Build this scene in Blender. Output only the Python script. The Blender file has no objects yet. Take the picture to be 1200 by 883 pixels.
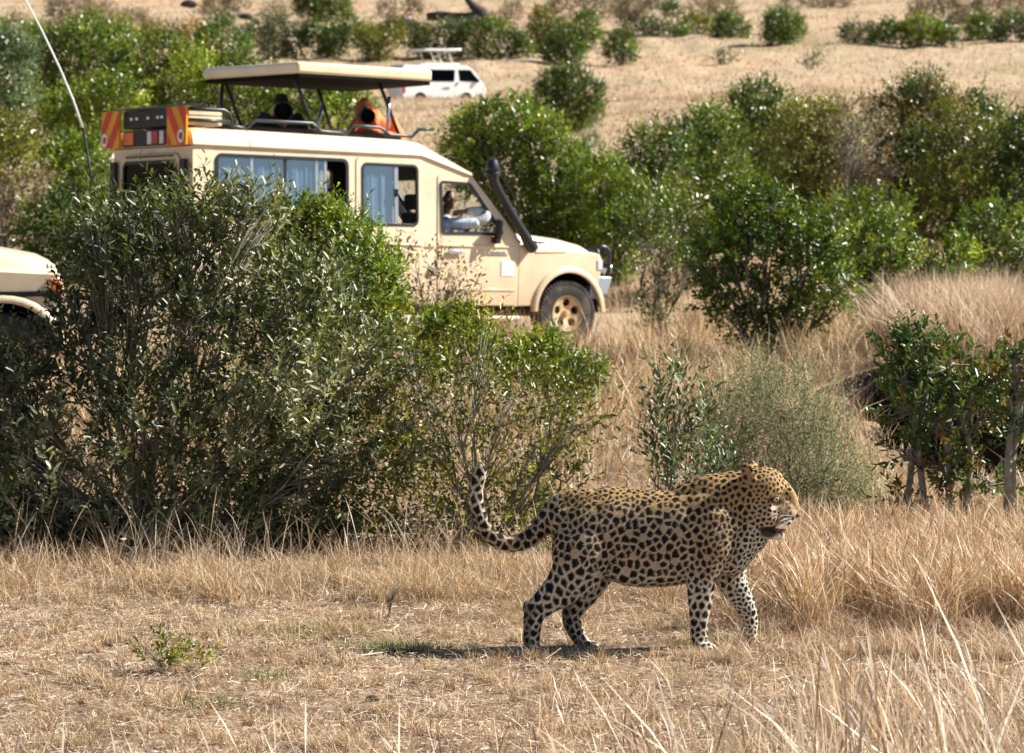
import bpy, bmesh, math, random
import numpy as np
from mathutils import Vector, Matrix, kdtree, noise
rng = np.random.default_rng(7)
random.seed(7)
scene = bpy.context.scene
COL = scene.collection
R_ = math.radians

# ------------------------------------------------------------------ camera
CAM_H = 2.3; TILT = R_(4.87); FPX = 3500.0; CX, CY = 600.0, 441.5
cd = bpy.data.cameras.new('camera'); cam = bpy.data.objects.new('camera', cd); COL.objects.link(cam)
cam.location = (0, 0, CAM_H); cam.rotation_euler = (math.pi/2 - TILT, 0, 0)
cd.sensor_width = 36; cd.lens = FPX/1200*36; cd.clip_start = 0.2; cd.clip_end = 5000
cd.dof.use_dof = True; cd.dof.focus_distance = 12.95; cd.dof.aperture_fstop = 7.0
scene.camera = cam

# ------------------------------------------------------------------ sky, sun, exposure
SUN_EL = R_(40); SUN_AZ = R_(8)          # azimuth measured from +X (frame right) towards +Y (away)
w = bpy.data.worlds.new('World'); scene.world = w; w.use_nodes = True
nt = w.node_tree; bg = nt.nodes['Background']
sky = nt.nodes.new('ShaderNodeTexSky'); sky.sky_type = 'NISHITA'; sky.sun_disc = False
sky.sun_elevation = SUN_EL; sky.sun_rotation = math.pi/2 - SUN_AZ; sky.altitude = 1500; sky.dust_density = 1.2
nt.links.new(sky.outputs[0], bg.inputs[0]); bg.inputs[1].default_value = 0.05
ld = bpy.data.lights.new('sun', 'SUN'); ld.energy = 5.0; ld.angle = R_(0.5); ld.color = (1.0, 0.955, 0.87)
sun = bpy.data.objects.new('sun', ld); COL.objects.link(sun)
sdir = Vector((math.cos(SUN_EL)*math.cos(SUN_AZ), math.cos(SUN_EL)*math.sin(SUN_AZ), math.sin(SUN_EL)))
sun.rotation_euler = sdir.to_track_quat('Z', 'Y').to_euler(); sun.location = (60, 10, 60)
scene.view_settings.view_transform = 'Standard'; scene.view_settings.look = 'None'
scene.view_settings.exposure = 1.08; scene.view_settings.gamma = 1.0
scene.cycles.max_bounces = 6; scene.cycles.transparent_max_bounces = 12
scene.cycles.diffuse_bounces = 3; scene.cycles.glossy_bounces = 3; scene.cycles.transmission_bounces = 4
scene.cycles.caustics_reflective = False; scene.cycles.caustics_refractive = False

# ------------------------------------------------------------------ helpers
_F = np.array([0, math.cos(TILT), -math.sin(TILT)]); _U = np.array([0, math.sin(TILT), math.cos(TILT)])
def at(px, py, Y):
    """the point of the place seen in direction (px, py) of the photograph at ground distance Y"""
    v = _F + np.array([1., 0, 0])*(px-CX)/FPX + _U*(CY-py)/FPX
    return np.array([0, 0, CAM_H]) + v*(Y/v[1])

def tag(o, label=None, cat=None, group=None, kind=None):
    if label: o['label'] = label
    if cat: o['category'] = cat
    if group: o['group'] = group
    if kind: o['kind'] = kind
    return o
def empty(name, loc=(0, 0, 0), rot=None):
    o = bpy.data.objects.new(name, None); COL.objects.link(o); o.location = loc
    if rot is not None: o.rotation_euler = rot
    o.empty_display_size = 0.2
    return o
def link(name, me, mat=None, parent=None):
    o = bpy.data.objects.new(name, me); COL.objects.link(o)
    if mat is not None and not me.materials: me.materials.append(mat)
    if parent is not None: o.parent = parent
    return o
def np_mesh(name, V, faces, colors=None, smooth=False):
    """V (n,3); faces: list of int arrays (m,k); colors (n,3) linear"""
    me = bpy.data.meshes.new(name)
    me.vertices.add(len(V)); me.vertices.foreach_set('co', np.ascontiguousarray(V, dtype=np.float32).ravel())
    loops = np.concatenate([f.ravel() for f in faces]).astype(np.int32)
    sizes = np.concatenate([np.full(len(f), f.shape[1]) for f in faces]).astype(np.int32)
    starts = np.concatenate([[0], np.cumsum(sizes)[:-1]]).astype(np.int32)
    me.loops.add(len(loops)); me.loops.foreach_set('vertex_index', loops)
    me.polygons.add(len(sizes)); me.polygons.foreach_set('loop_start', starts)
    try: me.polygons.foreach_set('loop_total', sizes)
    except Exception: pass
    me.update(calc_edges=True)
    if colors is not None:
        a = me.color_attributes.new('Col', 'FLOAT_COLOR', 'POINT')
        c = np.ones((len(V), 4), dtype=np.float32); c[:, :3] = colors
        a.data.foreach_set('color', c.ravel())
    if smooth: me.polygons.foreach_set('use_smooth', np.ones(len(sizes), dtype=bool))
    return me
def nrm(a): return a/np.maximum(np.linalg.norm(a, axis=-1, keepdims=True), 1e-9)

class MB:
    def __init__(s): s.v = []; s.f = []
    def add(s, V, F):
        o = len(s.v); s.v += [tuple(float(c) for c in p) for p in V]; s.f += [tuple(int(i)+o for i in f) for f in F]; return s
    def box(s, a, b):
        (x0, y0, z0), (x1, y1, z1) = a, b
        V = [(x0,y0,z0),(x1,y0,z0),(x1,y1,z0),(x0,y1,z0),(x0,y0,z1),(x1,y0,z1),(x1,y1,z1),(x0,y1,z1)]
        return s.add(V, [(0,3,2,1),(4,5,6,7),(0,1,5,4),(1,2,6,5),(2,3,7,6),(3,0,4,7)])
    def hexa(s, V):
        return s.add(V, [(0,3,2,1),(4,5,6,7),(0,1,5,4),(1,2,6,5),(2,3,7,6),(3,0,4,7)])
    def tube(s, P, r, n=8):
        V, F = tube(P, r, n); return s.add(V, F)
    def lathe(s, prof, c, ax=1, n=32):
        """prof: list of (r, t) about axis ax through c"""
        V = []; F = []; m = len(prof)
        for i in range(n):
            a = 2*math.pi*i/n
            for r, t in prof:
                p = [0, 0, 0]; p[ax] = t; p[(ax+1) % 3] = r*math.cos(a); p[(ax+2) % 3] = r*math.sin(a)
                V.append((p[0]+c[0], p[1]+c[1], p[2]+c[2]))
        for i in range(n):
            for j in range(m-1):
                F.append((i*m+j, i*m+j+1, ((i+1) % n)*m+j+1, ((i+1) % n)*m+j))
        return s.add(V, F)
    def ball(s, c, r, nu=16, nv=10):
        r = (r, r, r) if not hasattr(r, '__len__') else r
        V = []; F = []
        for j in range(nv+1):
            t = math.pi*j/nv
            for i in range(nu):
                a = 2*math.pi*i/nu
                V.append((c[0]+r[0]*math.sin(t)*math.cos(a), c[1]+r[1]*math.sin(t)*math.sin(a), c[2]+r[2]*math.cos(t)))
        for j in range(nv):
            for i in range(nu):
                F.append((j*nu+i, (j+1)*nu+i, (j+1)*nu+(i+1) % nu, j*nu+(i+1) % nu))
        return s.add(V, F)
    def panel(s, outline, holes, y, t, shape=None, axis='y'):
        """flat plate in the x-z plane at y (thickness t towards +y), with holes; shape(x,z)->dy bends it"""
        bm = bmesh.new(); edges = []
        for loop in [outline]+list(holes):
            vs = [bm.verts.new((x, 0, z)) for x, z in loop]
            for i in range(len(vs)): edges.append(bm.edges.new((vs[i], vs[(i+1) % len(vs)])))
        bmesh.ops.triangle_fill(bm, use_beauty=True, use_dissolve=False, edges=edges)
        res = bmesh.ops.extrude_face_region(bm, geom=list(bm.faces))
        for e in res['geom']:
            if isinstance(e, bmesh.types.BMVert): e.co.y += t
        bmesh.ops.recalc_face_normals(bm, faces=list(bm.faces))
        bm.verts.index_update()
        V = []
        for v in bm.verts:
            x, yy, z = v.co
            yy += y + (shape(x, z) if shape else 0)
            V.append((x, yy, z) if axis == 'y' else (yy, x, z))
        F = [[v.index for v in f.verts] for f in bm.faces]
        bm.free()
        return s.add(V, F)
    def mirror(s, yc):
        o = MB(); o.v = [(x, 2*yc-y, z) for x, y, z in s.v]; o.f = [tuple(reversed(f)) for f in s.f]; return o
    def build(s, name, mat, parent=None, smooth=False, bevel=0, seg=2, fix=True):
        me = bpy.data.meshes.new(name); me.from_pydata(s.v, [], s.f)
        if fix:
            bm = bmesh.new(); bm.from_mesh(me)
            bmesh.ops.recalc_face_normals(bm, faces=list(bm.faces)); bm.to_mesh(me); bm.free()
        me.update()
        if smooth is not False:
            me.polygons.foreach_set('use_smooth', [True]*len(me.polygons))
            if smooth is not True: me.set_sharp_from_angle(angle=R_(smooth))
        o = link(name, me, mat, parent)
        if bevel:
            m = o.modifiers.new('bevel', 'BEVEL'); m.width = bevel; m.segments = seg; m.limit_method = 'ANGLE'; m.angle_limit = R_(40)
            if smooth is False:
                me.polygons.foreach_set('use_smooth', [True]*len(me.polygons)); me.set_sharp_from_angle(angle=R_(38))
        return o

def tube(P, r, n=8):
    P = np.asarray(P, float); m = len(P); r = np.full(m, r) if np.isscalar(r) else np.asarray(r, float)
    T = nrm(np.gradient(P, axis=0)); up = np.array([0, 0, 1.]) if abs(T[0][2]) < .9 else np.array([1., 0, 0])
    V = []
    a = np.arange(n)*2*math.pi/n
    N = nrm(np.cross(T[0], up))
    for i in range(m):
        N = nrm(N - T[i]*(N@T[i])); B = np.cross(T[i], N)
        V.append(P[i] + r[i]*(np.outer(np.cos(a), N)+np.outer(np.sin(a), B)))
    V = np.concatenate(V); F = []
    for i in range(m-1):
        for j in range(n):
            F.append((i*n+j, i*n+(j+1) % n, (i+1)*n+(j+1) % n, (i+1)*n+j))
    F.append(tuple(range(n-1, -1, -1))); F.append(tuple(range((m-1)*n, m*n)))
    return V, F
def rrect(x0, z0, x1, z1, r, n=4):
    P = []
    for cx, cz, a0 in ((x1-r, z1-r, 0), (x0+r, z1-r, 90), (x0+r, z0+r, 180), (x1-r, z0+r, 270)):
        for k in range(n+1):
            a = R_(a0+90*k/n); P.append((cx+r*math.cos(a), cz+r*math.sin(a)))
    return P
def rpoly(P, r, n=3):
    out = []; m = len(P)
    for i in range(m):
        a, b, c = (np.array(P[(i+k-1) % m], float) for k in range(3))
        u = (a-b)/np.linalg.norm(a-b); v = (c-b)/np.linalg.norm(c-b)
        p, q = b+u*r, b+v*r
        for k in range(n+1):
            t = k/n; out.append(tuple((1-t)**2*p+2*t*(1-t)*b+t*t*q))
    return out
def shrink(P, d):
    c = np.mean(np.array(P), axis=0); out = []
    P = np.array(P); m = len(P)
    area = sum(P[i][0]*P[(i+1) % m][1]-P[(i+1) % m][0]*P[i][1] for i in range(m))
    sgn = 1 if area > 0 else -1
    for i in range(m):
        e1 = P[i]-P[i-1]; e2 = P[(i+1) % m]-P[i]
        n1 = np.array([-e1[1], e1[0]])/max(np.linalg.norm(e1), 1e-6); n2 = np.array([-e2[1], e2[0]])/max(np.linalg.norm(e2), 1e-6)
        n = n1+n2; n = n/max(np.linalg.norm(n), 1e-6)
        out.append(tuple(P[i]+sgn*n*d/max(.5, float(n@n1))))
    return out

# ---- materials
def material(name): 
    m = bpy.data.materials.new(name); m.use_nodes = True
    return m, m.node_tree.nodes, m.node_tree.links, m.node_tree.nodes['Principled BSDF']
def plain(name, col, rough=.5, metal=0, vary=.12, scale=6, bump=0, bscale=60, coat=0, dirt=None, dscale=2.0, zdust=None):
    m, N, L, P = material(name)
    P.inputs['Roughness'].default_value = rough; P.inputs['Metallic'].default_value = metal
    if coat: P.inputs['Coat Weight'].default_value = coat; P.inputs['Coat Roughness'].default_value = .12
    tc = N.new('ShaderNodeTexCoord'); nz = N.new('ShaderNodeTexNoise'); nz.inputs['Scale'].default_value = scale; nz.inputs['Detail'].default_value = 5
    L.new(tc.outputs['Object'], nz.inputs['Vector'])
    mr = N.new('ShaderNodeMapRange'); mr.inputs['From Min'].default_value = .3; mr.inputs['From Max'].default_value = .7
    mr.inputs['To Min'].default_value = 1-vary; mr.inputs['To Max'].default_value = 1+vary
    L.new(nz.outputs[0], mr.inputs[0])
    mx = N.new('ShaderNodeVectorMath'); mx.operation = 'SCALE'; mx.inputs[0].default_value = col
    L.new(mr.outputs[0], mx.inputs['Scale'])
    out = mx.outputs[0]
    if dirt:
        n2 = N.new('ShaderNodeTexNoise'); n2.inputs['Scale'].default_value = dscale; n2.inputs['Detail'].default_value = 8; n2.inputs['Roughness'].default_value = .65
        L.new(tc.outputs['Object'], n2.inputs['Vector'])
        m2 = N.new('ShaderNodeMapRange'); m2.inputs['From Min'].default_value = .45; m2.inputs['From Max'].default_value = .75; m2.inputs['To Max'].default_value = dirt[3]
        L.new(n2.outputs[0], m2.inputs[0])
        mm = N.new('ShaderNodeMix'); mm.data_type = 'RGBA'; mm.inputs['B'].default_value = (*dirt[:3], 1)
        L.new(m2.outputs[0], mm.inputs[0]); L.new(out, mm.inputs['A']); out = mm.outputs['Result']
        ra = N.new('ShaderNodeMapRange'); ra.inputs['To Min'].default_value = rough; ra.inputs['To Max'].default_value = min(1, rough+.4)
        L.new(m2.outputs[0], ra.inputs[0]); L.new(ra.outputs[0], P.inputs['Roughness'])
    if zdust:
        sx = N.new('ShaderNodeSeparateXYZ'); L.new(tc.outputs['Object'], sx.inputs[0])
        n4 = N.new('ShaderNodeTexNoise'); n4.inputs['Scale'].default_value = 4; n4.inputs['Detail'].default_value = 9; n4.inputs['Roughness'].default_value = .7; L.new(tc.outputs['Object'], n4.inputs['Vector'])
        ma = N.new('ShaderNodeMath'); ma.operation = 'MULTIPLY_ADD'; ma.inputs[1].default_value = -.9; L.new(n4.outputs[0], ma.inputs[0]); L.new(sx.outputs[2], ma.inputs[2])
        m4 = N.new('ShaderNodeMapRange'); m4.inputs['From Min'].default_value = .75; m4.inputs['From Max'].default_value = -.05; m4.inputs['To Max'].default_value = .75; L.new(ma.outputs[0], m4.inputs[0])
        m5 = N.new('ShaderNodeMix'); m5.data_type = 'RGBA'; m5.inputs['B'].default_value = (*zdust, 1); L.new(m4.outputs[0], m5.inputs[0]); L.new(out, m5.inputs['A']); out = m5.outputs['Result']
    L.new(out, P.inputs['Base Color'])
    if bump:
        n3 = N.new('ShaderNodeTexNoise'); n3.inputs['Scale'].default_value = bscale; n3.inputs['Detail'].default_value = 6
        L.new(tc.outputs['Object'], n3.inputs['Vector'])
        b = N.new('ShaderNodeBump'); b.inputs['Strength'].default_value = bump; b.inputs['Distance'].default_value = .01
        L.new(n3.outputs[0], b.inputs['Height']); L.new(b.outputs[0], P.inputs['Normal'])
    return m
def leafmat(name, rough=.38, trans=.3, spec=.5, tint=(1.55, 1.40, .45)):
    m, N, L, P = material(name)
    at_ = N.new('ShaderNodeAttribute'); at_.attribute_name = 'Col'
    L.new(at_.outputs['Color'], P.inputs['Base Color']); P.inputs['Roughness'].default_value = rough
    P.inputs['Specular IOR Level'].default_value = spec
    tr = N.new('ShaderNodeBsdfTranslucent'); vm = N.new('ShaderNodeVectorMath'); vm.operation = 'MULTIPLY'; vm.inputs[1].default_value = tint
    L.new(at_.outputs['Color'], vm.inputs[0]); L.new(vm.outputs[0], tr.inputs['Color'])
    mx = N.new('ShaderNodeMixShader'); mx.inputs[0].default_value = trans
    L.new(P.outputs[0], mx.inputs[1]); L.new(tr.outputs[0], mx.inputs[2])
    L.new(mx.outputs[0], N['Material Output'].inputs['Surface'])
    return m
def glass(name, tint=(.8, .85, .88), alpha=.35, rough=.02):
    m, N, L, P = material(name)
    N.remove(P)
    g = N.new('ShaderNodeBsdfGlossy'); g.inputs['Roughness'].default_value = rough; g.inputs['Color'].default_value = (.9, .95, 1, 1) if alpha > .1 else (.22, .25, .25, 1)
    t = N.new('ShaderNodeBsdfTransparent'); t.inputs['Color'].default_value = (*tint, 1)
    fr = N.new('ShaderNodeFresnel'); fr.inputs['IOR'].default_value = 1.5 if alpha > .1 else 1.22
    ad = N.new('ShaderNodeMath'); ad.operation = 'ADD'; ad.inputs[1].default_value = alpha; ad.use_clamp = True
    ge = N.new('ShaderNodeNewGeometry'); inv = N.new('ShaderNodeMath'); inv.operation = 'SUBTRACT'; inv.inputs[0].default_value = 1; L.new(ge.outputs['Backfacing'], inv.inputs[1])
    mu = N.new('ShaderNodeMath'); mu.operation = 'MULTIPLY'; L.new(inv.outputs[0], mu.inputs[1])
    L.new(fr.outputs[0], ad.inputs[0]); L.new(ad.outputs[0], mu.inputs[0])
    mx = N.new('ShaderNodeMixShader'); L.new(mu.outputs[0], mx.inputs[0]); L.new(t.outputs[0], mx.inputs[1]); L.new(g.outputs[0], mx.inputs[2])
    L.new(mx.outputs[0], N['Material Output'].inputs['Surface'])
    return m
M = {}
M['leaf'] = leafmat('glossy_leaf', .37, .25, .5)
M['leaf_dry'] = leafmat('dry_leaf', .6, .25, .3, (1.2, 1.1, .8))
M['grass'] = leafmat('dry_grass', .55, .22, .35, (1.15, 1.05, .8))
M['bark'] = plain('bark', (.17, .14, .11), .85, vary=.4, scale=14, bump=.6, bscale=50)
M['bark_grey'] = plain('grey_bark', (.31, .28, .22), .85, vary=.45, scale=16, bump=.6, bscale=60, dirt=(.10, .09, .06, .8), dscale=9)
M['bark_dark'] = plain('charred_wood', (.045, .035, .03), .9, vary=.4, scale=8, bump=.6)

# ------------------------------------------------------------------ ground
_pd = np.array([-80, -5, 16, 30, 34.7, 37, 38.5, 41, 45, 60, 80, 140, 170, 200, 300, 400, 700, 1600, 3000.])
_pz = np.array([0, 0, 0, -.05, -.27, -.46, -.50, -.35, .2, 1.0, 1.7, 3.4, 5.0, 7.4, 14.6, 24, 60, 170, 200.])
def sst(x, a, b): t = np.clip((x-a)/(b-a), 0, 1); return t*t*(3-2*t)
def ground(x, y):
    x = np.asarray(x, float); y = np.asarray(y, float)
    # profile smoothed by averaging
    z = sum(np.interp(y+d, _pd, _pz) for d in (-1, -.5, 0, .5, 1))/5
    n = np.sin(x*1.7+y*.6)*np.cos(y*1.3-x*.4)*.5+np.sin(x*.53-y*.31+1)*.5
    amp = .012+.05*sst(y, 15, 30)+.18*sst(y, 60, 200)
    amp = amp*(1-.8*np.exp(-((x+1.5)/4)**2-((y-36)/4)**2))
    z = z + n*amp
    lip = 26+.25*np.sin(x*2.3)+.15*np.sin(x*5.9+1)
    side = 2.78+.12*np.sin(y*3.1)
    g = sst(x, side-.1, side+.15)*sst(y, 18.6, 20.8)*(1-sst(y, lip-.12, lip+.05))
    z = z - g*1.05 + .16*sst(x, 2.6, 3.4)*sst(y, lip-.2, lip)*(1-sst(y, 28, 34))
    return z
def build_ground():
    def axis(fine0, fine1, step, far0, far1, gr):
        a = list(np.arange(fine0, fine1, step)); s = step; v = a[-1]
        while v < far1: s *= gr; v += s; a.append(v)
        s = step; v = a[0]; b = []
        while v > far0: s *= gr; v -= s; b.append(v)
        return np.array(b[::-1]+a)
    xs = axis(-7, 8, .1, -1500, 1500, 1.09); ys = axis(8, 42, .1, -60, 3000, 1.06)
    X, Y = np.meshgrid(xs, ys); Z = ground(X, Y)
    near = np.exp(-((Y-14)/14)**2)
    Z = Z + rng.normal(0, .004, Z.shape)*near*(np.abs(X) < 9)
    V = np.stack([X, Y, Z], -1).reshape(-1, 3); nx = len(xs); ny = len(ys)
    i = np.arange(ny-1)[:, None]*nx+np.arange(nx-1)[None, :]
    F = np.stack([i, i+1, i+nx+1, i+nx], -1).reshape(-1, 4)
    m, N, L, P = material('savanna_ground')
    geo = N.new('ShaderNodeNewGeometry'); sp = N.new('ShaderNodeSeparateXYZ'); L.new(geo.outputs['Position'], sp.inputs[0])
    def nz(scale, det=6, rough=.6, vec=None):
        n = N.new('ShaderNodeTexNoise'); n.inputs['Scale'].default_value = scale; n.inputs['Detail'].default_value = det; n.inputs['Roughness'].default_value = rough
        L.new(vec if vec is not None else geo.outputs['Position'], n.inputs['Vector']); return n.outputs[0]
    def ramp(src, stops):
        r = N.new('ShaderNodeValToRGB'); L.new(src, r.inputs[0]); cr = r.color_ramp
        while len(cr.elements) < len(stops): cr.elements.new(.5)
        for e, (p, c) in zip(cr.elements, stops): e.position = p; e.color = (*c, 1)
        return r.outputs[0]
    def mix(f, a, b, mode='MIX'):
        mm = N.new('ShaderNodeMix'); mm.data_type = 'RGBA'; mm.blend_type = mode
        if hasattr(f, 'is_linked') or not isinstance(f, float): L.new(f, mm.inputs[0])
        else: mm.inputs[0].default_value = f
        L.new(a, mm.inputs['A']); L.new(b, mm.inputs['B']); return mm.outputs['Result']
    nearc = ramp(nz(26, 8, .7), [(.3, (.07, .048, .032)), (.45, (.24, .165, .105)), (.6, (.47, .345, .23)), (.75, (.66, .52, .37))])
    nearc = mix(1.0, nearc, ramp(nz(2.2, 5, .6), [(.38, (.55, .52, .50)), (.5, (.9, .88, .86)), (.6, (1.1, 1.08, 1.05))]), 'MULTIPLY')
    # far slopes: pale straw with faint rusty and grey-green patches, streaked across the slope
    mp = N.new('ShaderNodeMapping'); mp.inputs['Scale'].default_value = (1, .35, 1); L.new(geo.outputs['Position'], mp.inputs[0])
    farc = ramp(nz(1.6, 10, .78, mp.outputs[0]), [(.3, (.20, .14, .085)), (.44, (.38, .28, .18)), (.58, (.48, .365, .245)), (.8, (.60, .47, .33))])
    farp = ramp(nz(.045, 4, .5), [(.35, (.80, .82, .72)), (.5, (1, 1, 1)), (.65, (1.08, .98, .92))])
    farc = mix(1.0, farc, farp, 'MULTIPLY')
    fm = N.new('ShaderNodeMapRange'); fm.inputs['From Min'].default_value = 24; fm.inputs['From Max'].default_value = 44; L.new(sp.outputs[1], fm.inputs[0])
    c = mix(fm.outputs[0], nearc, farc)
    # bare soil where the bank is steep, colour darkened for the shade of the hollow
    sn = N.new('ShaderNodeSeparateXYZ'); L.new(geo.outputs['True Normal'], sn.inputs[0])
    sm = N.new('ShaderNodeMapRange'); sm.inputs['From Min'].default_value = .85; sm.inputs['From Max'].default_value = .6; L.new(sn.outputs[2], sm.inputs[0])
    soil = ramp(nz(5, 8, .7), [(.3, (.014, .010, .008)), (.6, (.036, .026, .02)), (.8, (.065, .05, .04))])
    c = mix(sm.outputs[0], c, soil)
    L.new(c, P.inputs['Base Color']); P.inputs['Roughness'].default_value = .95; P.inputs['Specular IOR Level'].default_value = .15
    b = N.new('ShaderNodeBump'); b.inputs['Distance'].default_value = .03; b.inputs['Strength'].default_value = .8; L.new(nz(30, 8, .7), b.inputs['Height'])
    b2 = N.new('ShaderNodeBump'); b2.inputs['Distance'].default_value = .3; b2.inputs['Strength'].default_value = .35; L.new(nz(.9, 8, .75, mp.outputs[0]), b2.inputs['Height'])
    L.new(b.outputs[0], b2.inputs['Normal'])
    L.new(b2.outputs[0], P.inputs['Normal'])
    o = link('ground', np_mesh('ground', V, [F], smooth=True), m); tag(o, kind='structure')
build_ground()

# ------------------------------------------------------------------ grass (real blades)
STRAW = np.array([(.66, .47, .27), (.76, .59, .38), (.52, .33, .17), (.82, .69, .49), (.38, .22, .11), (.56, .45, .31)])
GREENISH = np.array([(.22, .26, .09), (.36, .36, .15)])
def blades(pos, h, wd, lean, color, segs=2, head=None, spread=None):
    """pos (n,3) h (n) wd (n) lean (n,2) horizontal tip offset as fraction of h; color (n,3)"""
    n = len(pos); a = rng.uniform(0, math.pi, n); wv = np.stack([np.cos(a), np.sin(a), np.zeros(n)], -1)
    ts = np.linspace(0, 1, segs+1); V = []; C = []
    for k, t in enumerate(ts):
        p = pos + np.stack([lean[:, 0]*t**1.8*h, lean[:, 1]*t**1.8*h, h*(t-.25*t*t*(lean**2).sum(1).clip(0, 1.5))], -1)
        ww = wd*(1-t**2*.85)
        if head is not None and t > .7 and k < segs: ww = wd*head
        if k < segs: V += [p-wv*ww[:, None]/2, p+wv*ww[:, None]/2]
        else: V += [p]
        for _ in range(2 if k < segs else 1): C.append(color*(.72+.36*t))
    m = len(V); VV = np.stack(V, 1).reshape(-1, 3); CC = np.stack(C, 1).reshape(-1, 3)
    base = (np.arange(n)*m)[:, None]
    Q = [base+np.array([[2*k, 2*k+1, 2*k+3, 2*k+2]]) for k in range(segs-1)]
    T = base+np.array([[2*segs-2, 2*segs-1, 2*segs]])
    return VV, ([np.concatenate(Q)] if Q else []), T, CC
def grass_obj(name, label, sets):
    V = []; Q = []; T = []; C = []; off = 0
    for v, q, t, c in sets:
        V.append(v); C.append(c); Q += [x+off for x in q]; T.append(t+off); off += len(v)
    f = ([np.concatenate(Q)] if Q else [])+[np.concatenate(T)]
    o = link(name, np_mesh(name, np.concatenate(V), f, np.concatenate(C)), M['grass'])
    tag(o, label, 'grass', kind='stuff'); return o
def pick(n, pal=STRAW, p=None):
    c = pal[rng.choice(len(pal), n, p=p)]; return c*rng.uniform(.75, 1.15, (n, 1))
def scatter(n, x0, x1, y0, y1, clump=0, nc=40):
    """points in a fan between ground distances y0..y1 and photo columns x0..x1"""
    if clump:
        cy = np.sqrt(rng.uniform(y0**2, y1**2, nc)); cx = (rng.uniform(x0, x1, nc)-CX)/FPX*cy
        i = rng.integers(0, nc, n); s = clump*rng.uniform(.4, 1.3, nc)
        x = cx[i]+rng.normal(0, 1, n)*s[i]; y = cy[i]+rng.normal(0, 1, n)*s[i]
    else:
        y = np.sqrt(rng.uniform(y0**2, y1**2, n)); x = (rng.uniform(x0, x1, n)-CX)/FPX*y
    return np.stack([x, y, ground(x, y)-.004], -1)
def bl(P, h0, h1, w, lean=.35, pal=STRAW, segs=2, head=None, wind=(0, 0), p=None):
    n = len(P)
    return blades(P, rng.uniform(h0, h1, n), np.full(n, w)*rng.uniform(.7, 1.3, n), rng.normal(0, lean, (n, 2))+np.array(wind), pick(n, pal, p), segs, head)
def lying(P, l0, l1, w, pal=STRAW):
    """straw lying on the ground"""
    n = len(P); a = rng.uniform(0, 2*math.pi, n); d = np.stack([np.cos(a), np.sin(a), rng.normal(0, .18, n)], -1); l = rng.uniform(l0, l1, n)[:, None]
    s = np.stack([-np.sin(a), np.cos(a), rng.normal(0, .5, n)], -1)*w/2; p0 = P+np.array([0, 0, .012])+np.array([0, 0, 1])*rng.uniform(0, .02, (n, 1)); p1 = p0+d*l
    p1[:, 2] = np.maximum(p1[:, 2], P[:, 2]+.004)
    V = np.stack([p0-s, p0+s, p1+s*.6, p1-s*.6], 1).reshape(-1, 3); C = np.repeat(pick(n, pal), 4, 0)
    return V, [(np.arange(n)*4)[:, None]+np.arange(4)], np.zeros((0, 3), int), C
PALE = np.array([(.80, .64, .48), (.90, .80, .65), (.66, .47, .32), (.72, .57, .43), (.40, .26, .16)])
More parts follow.
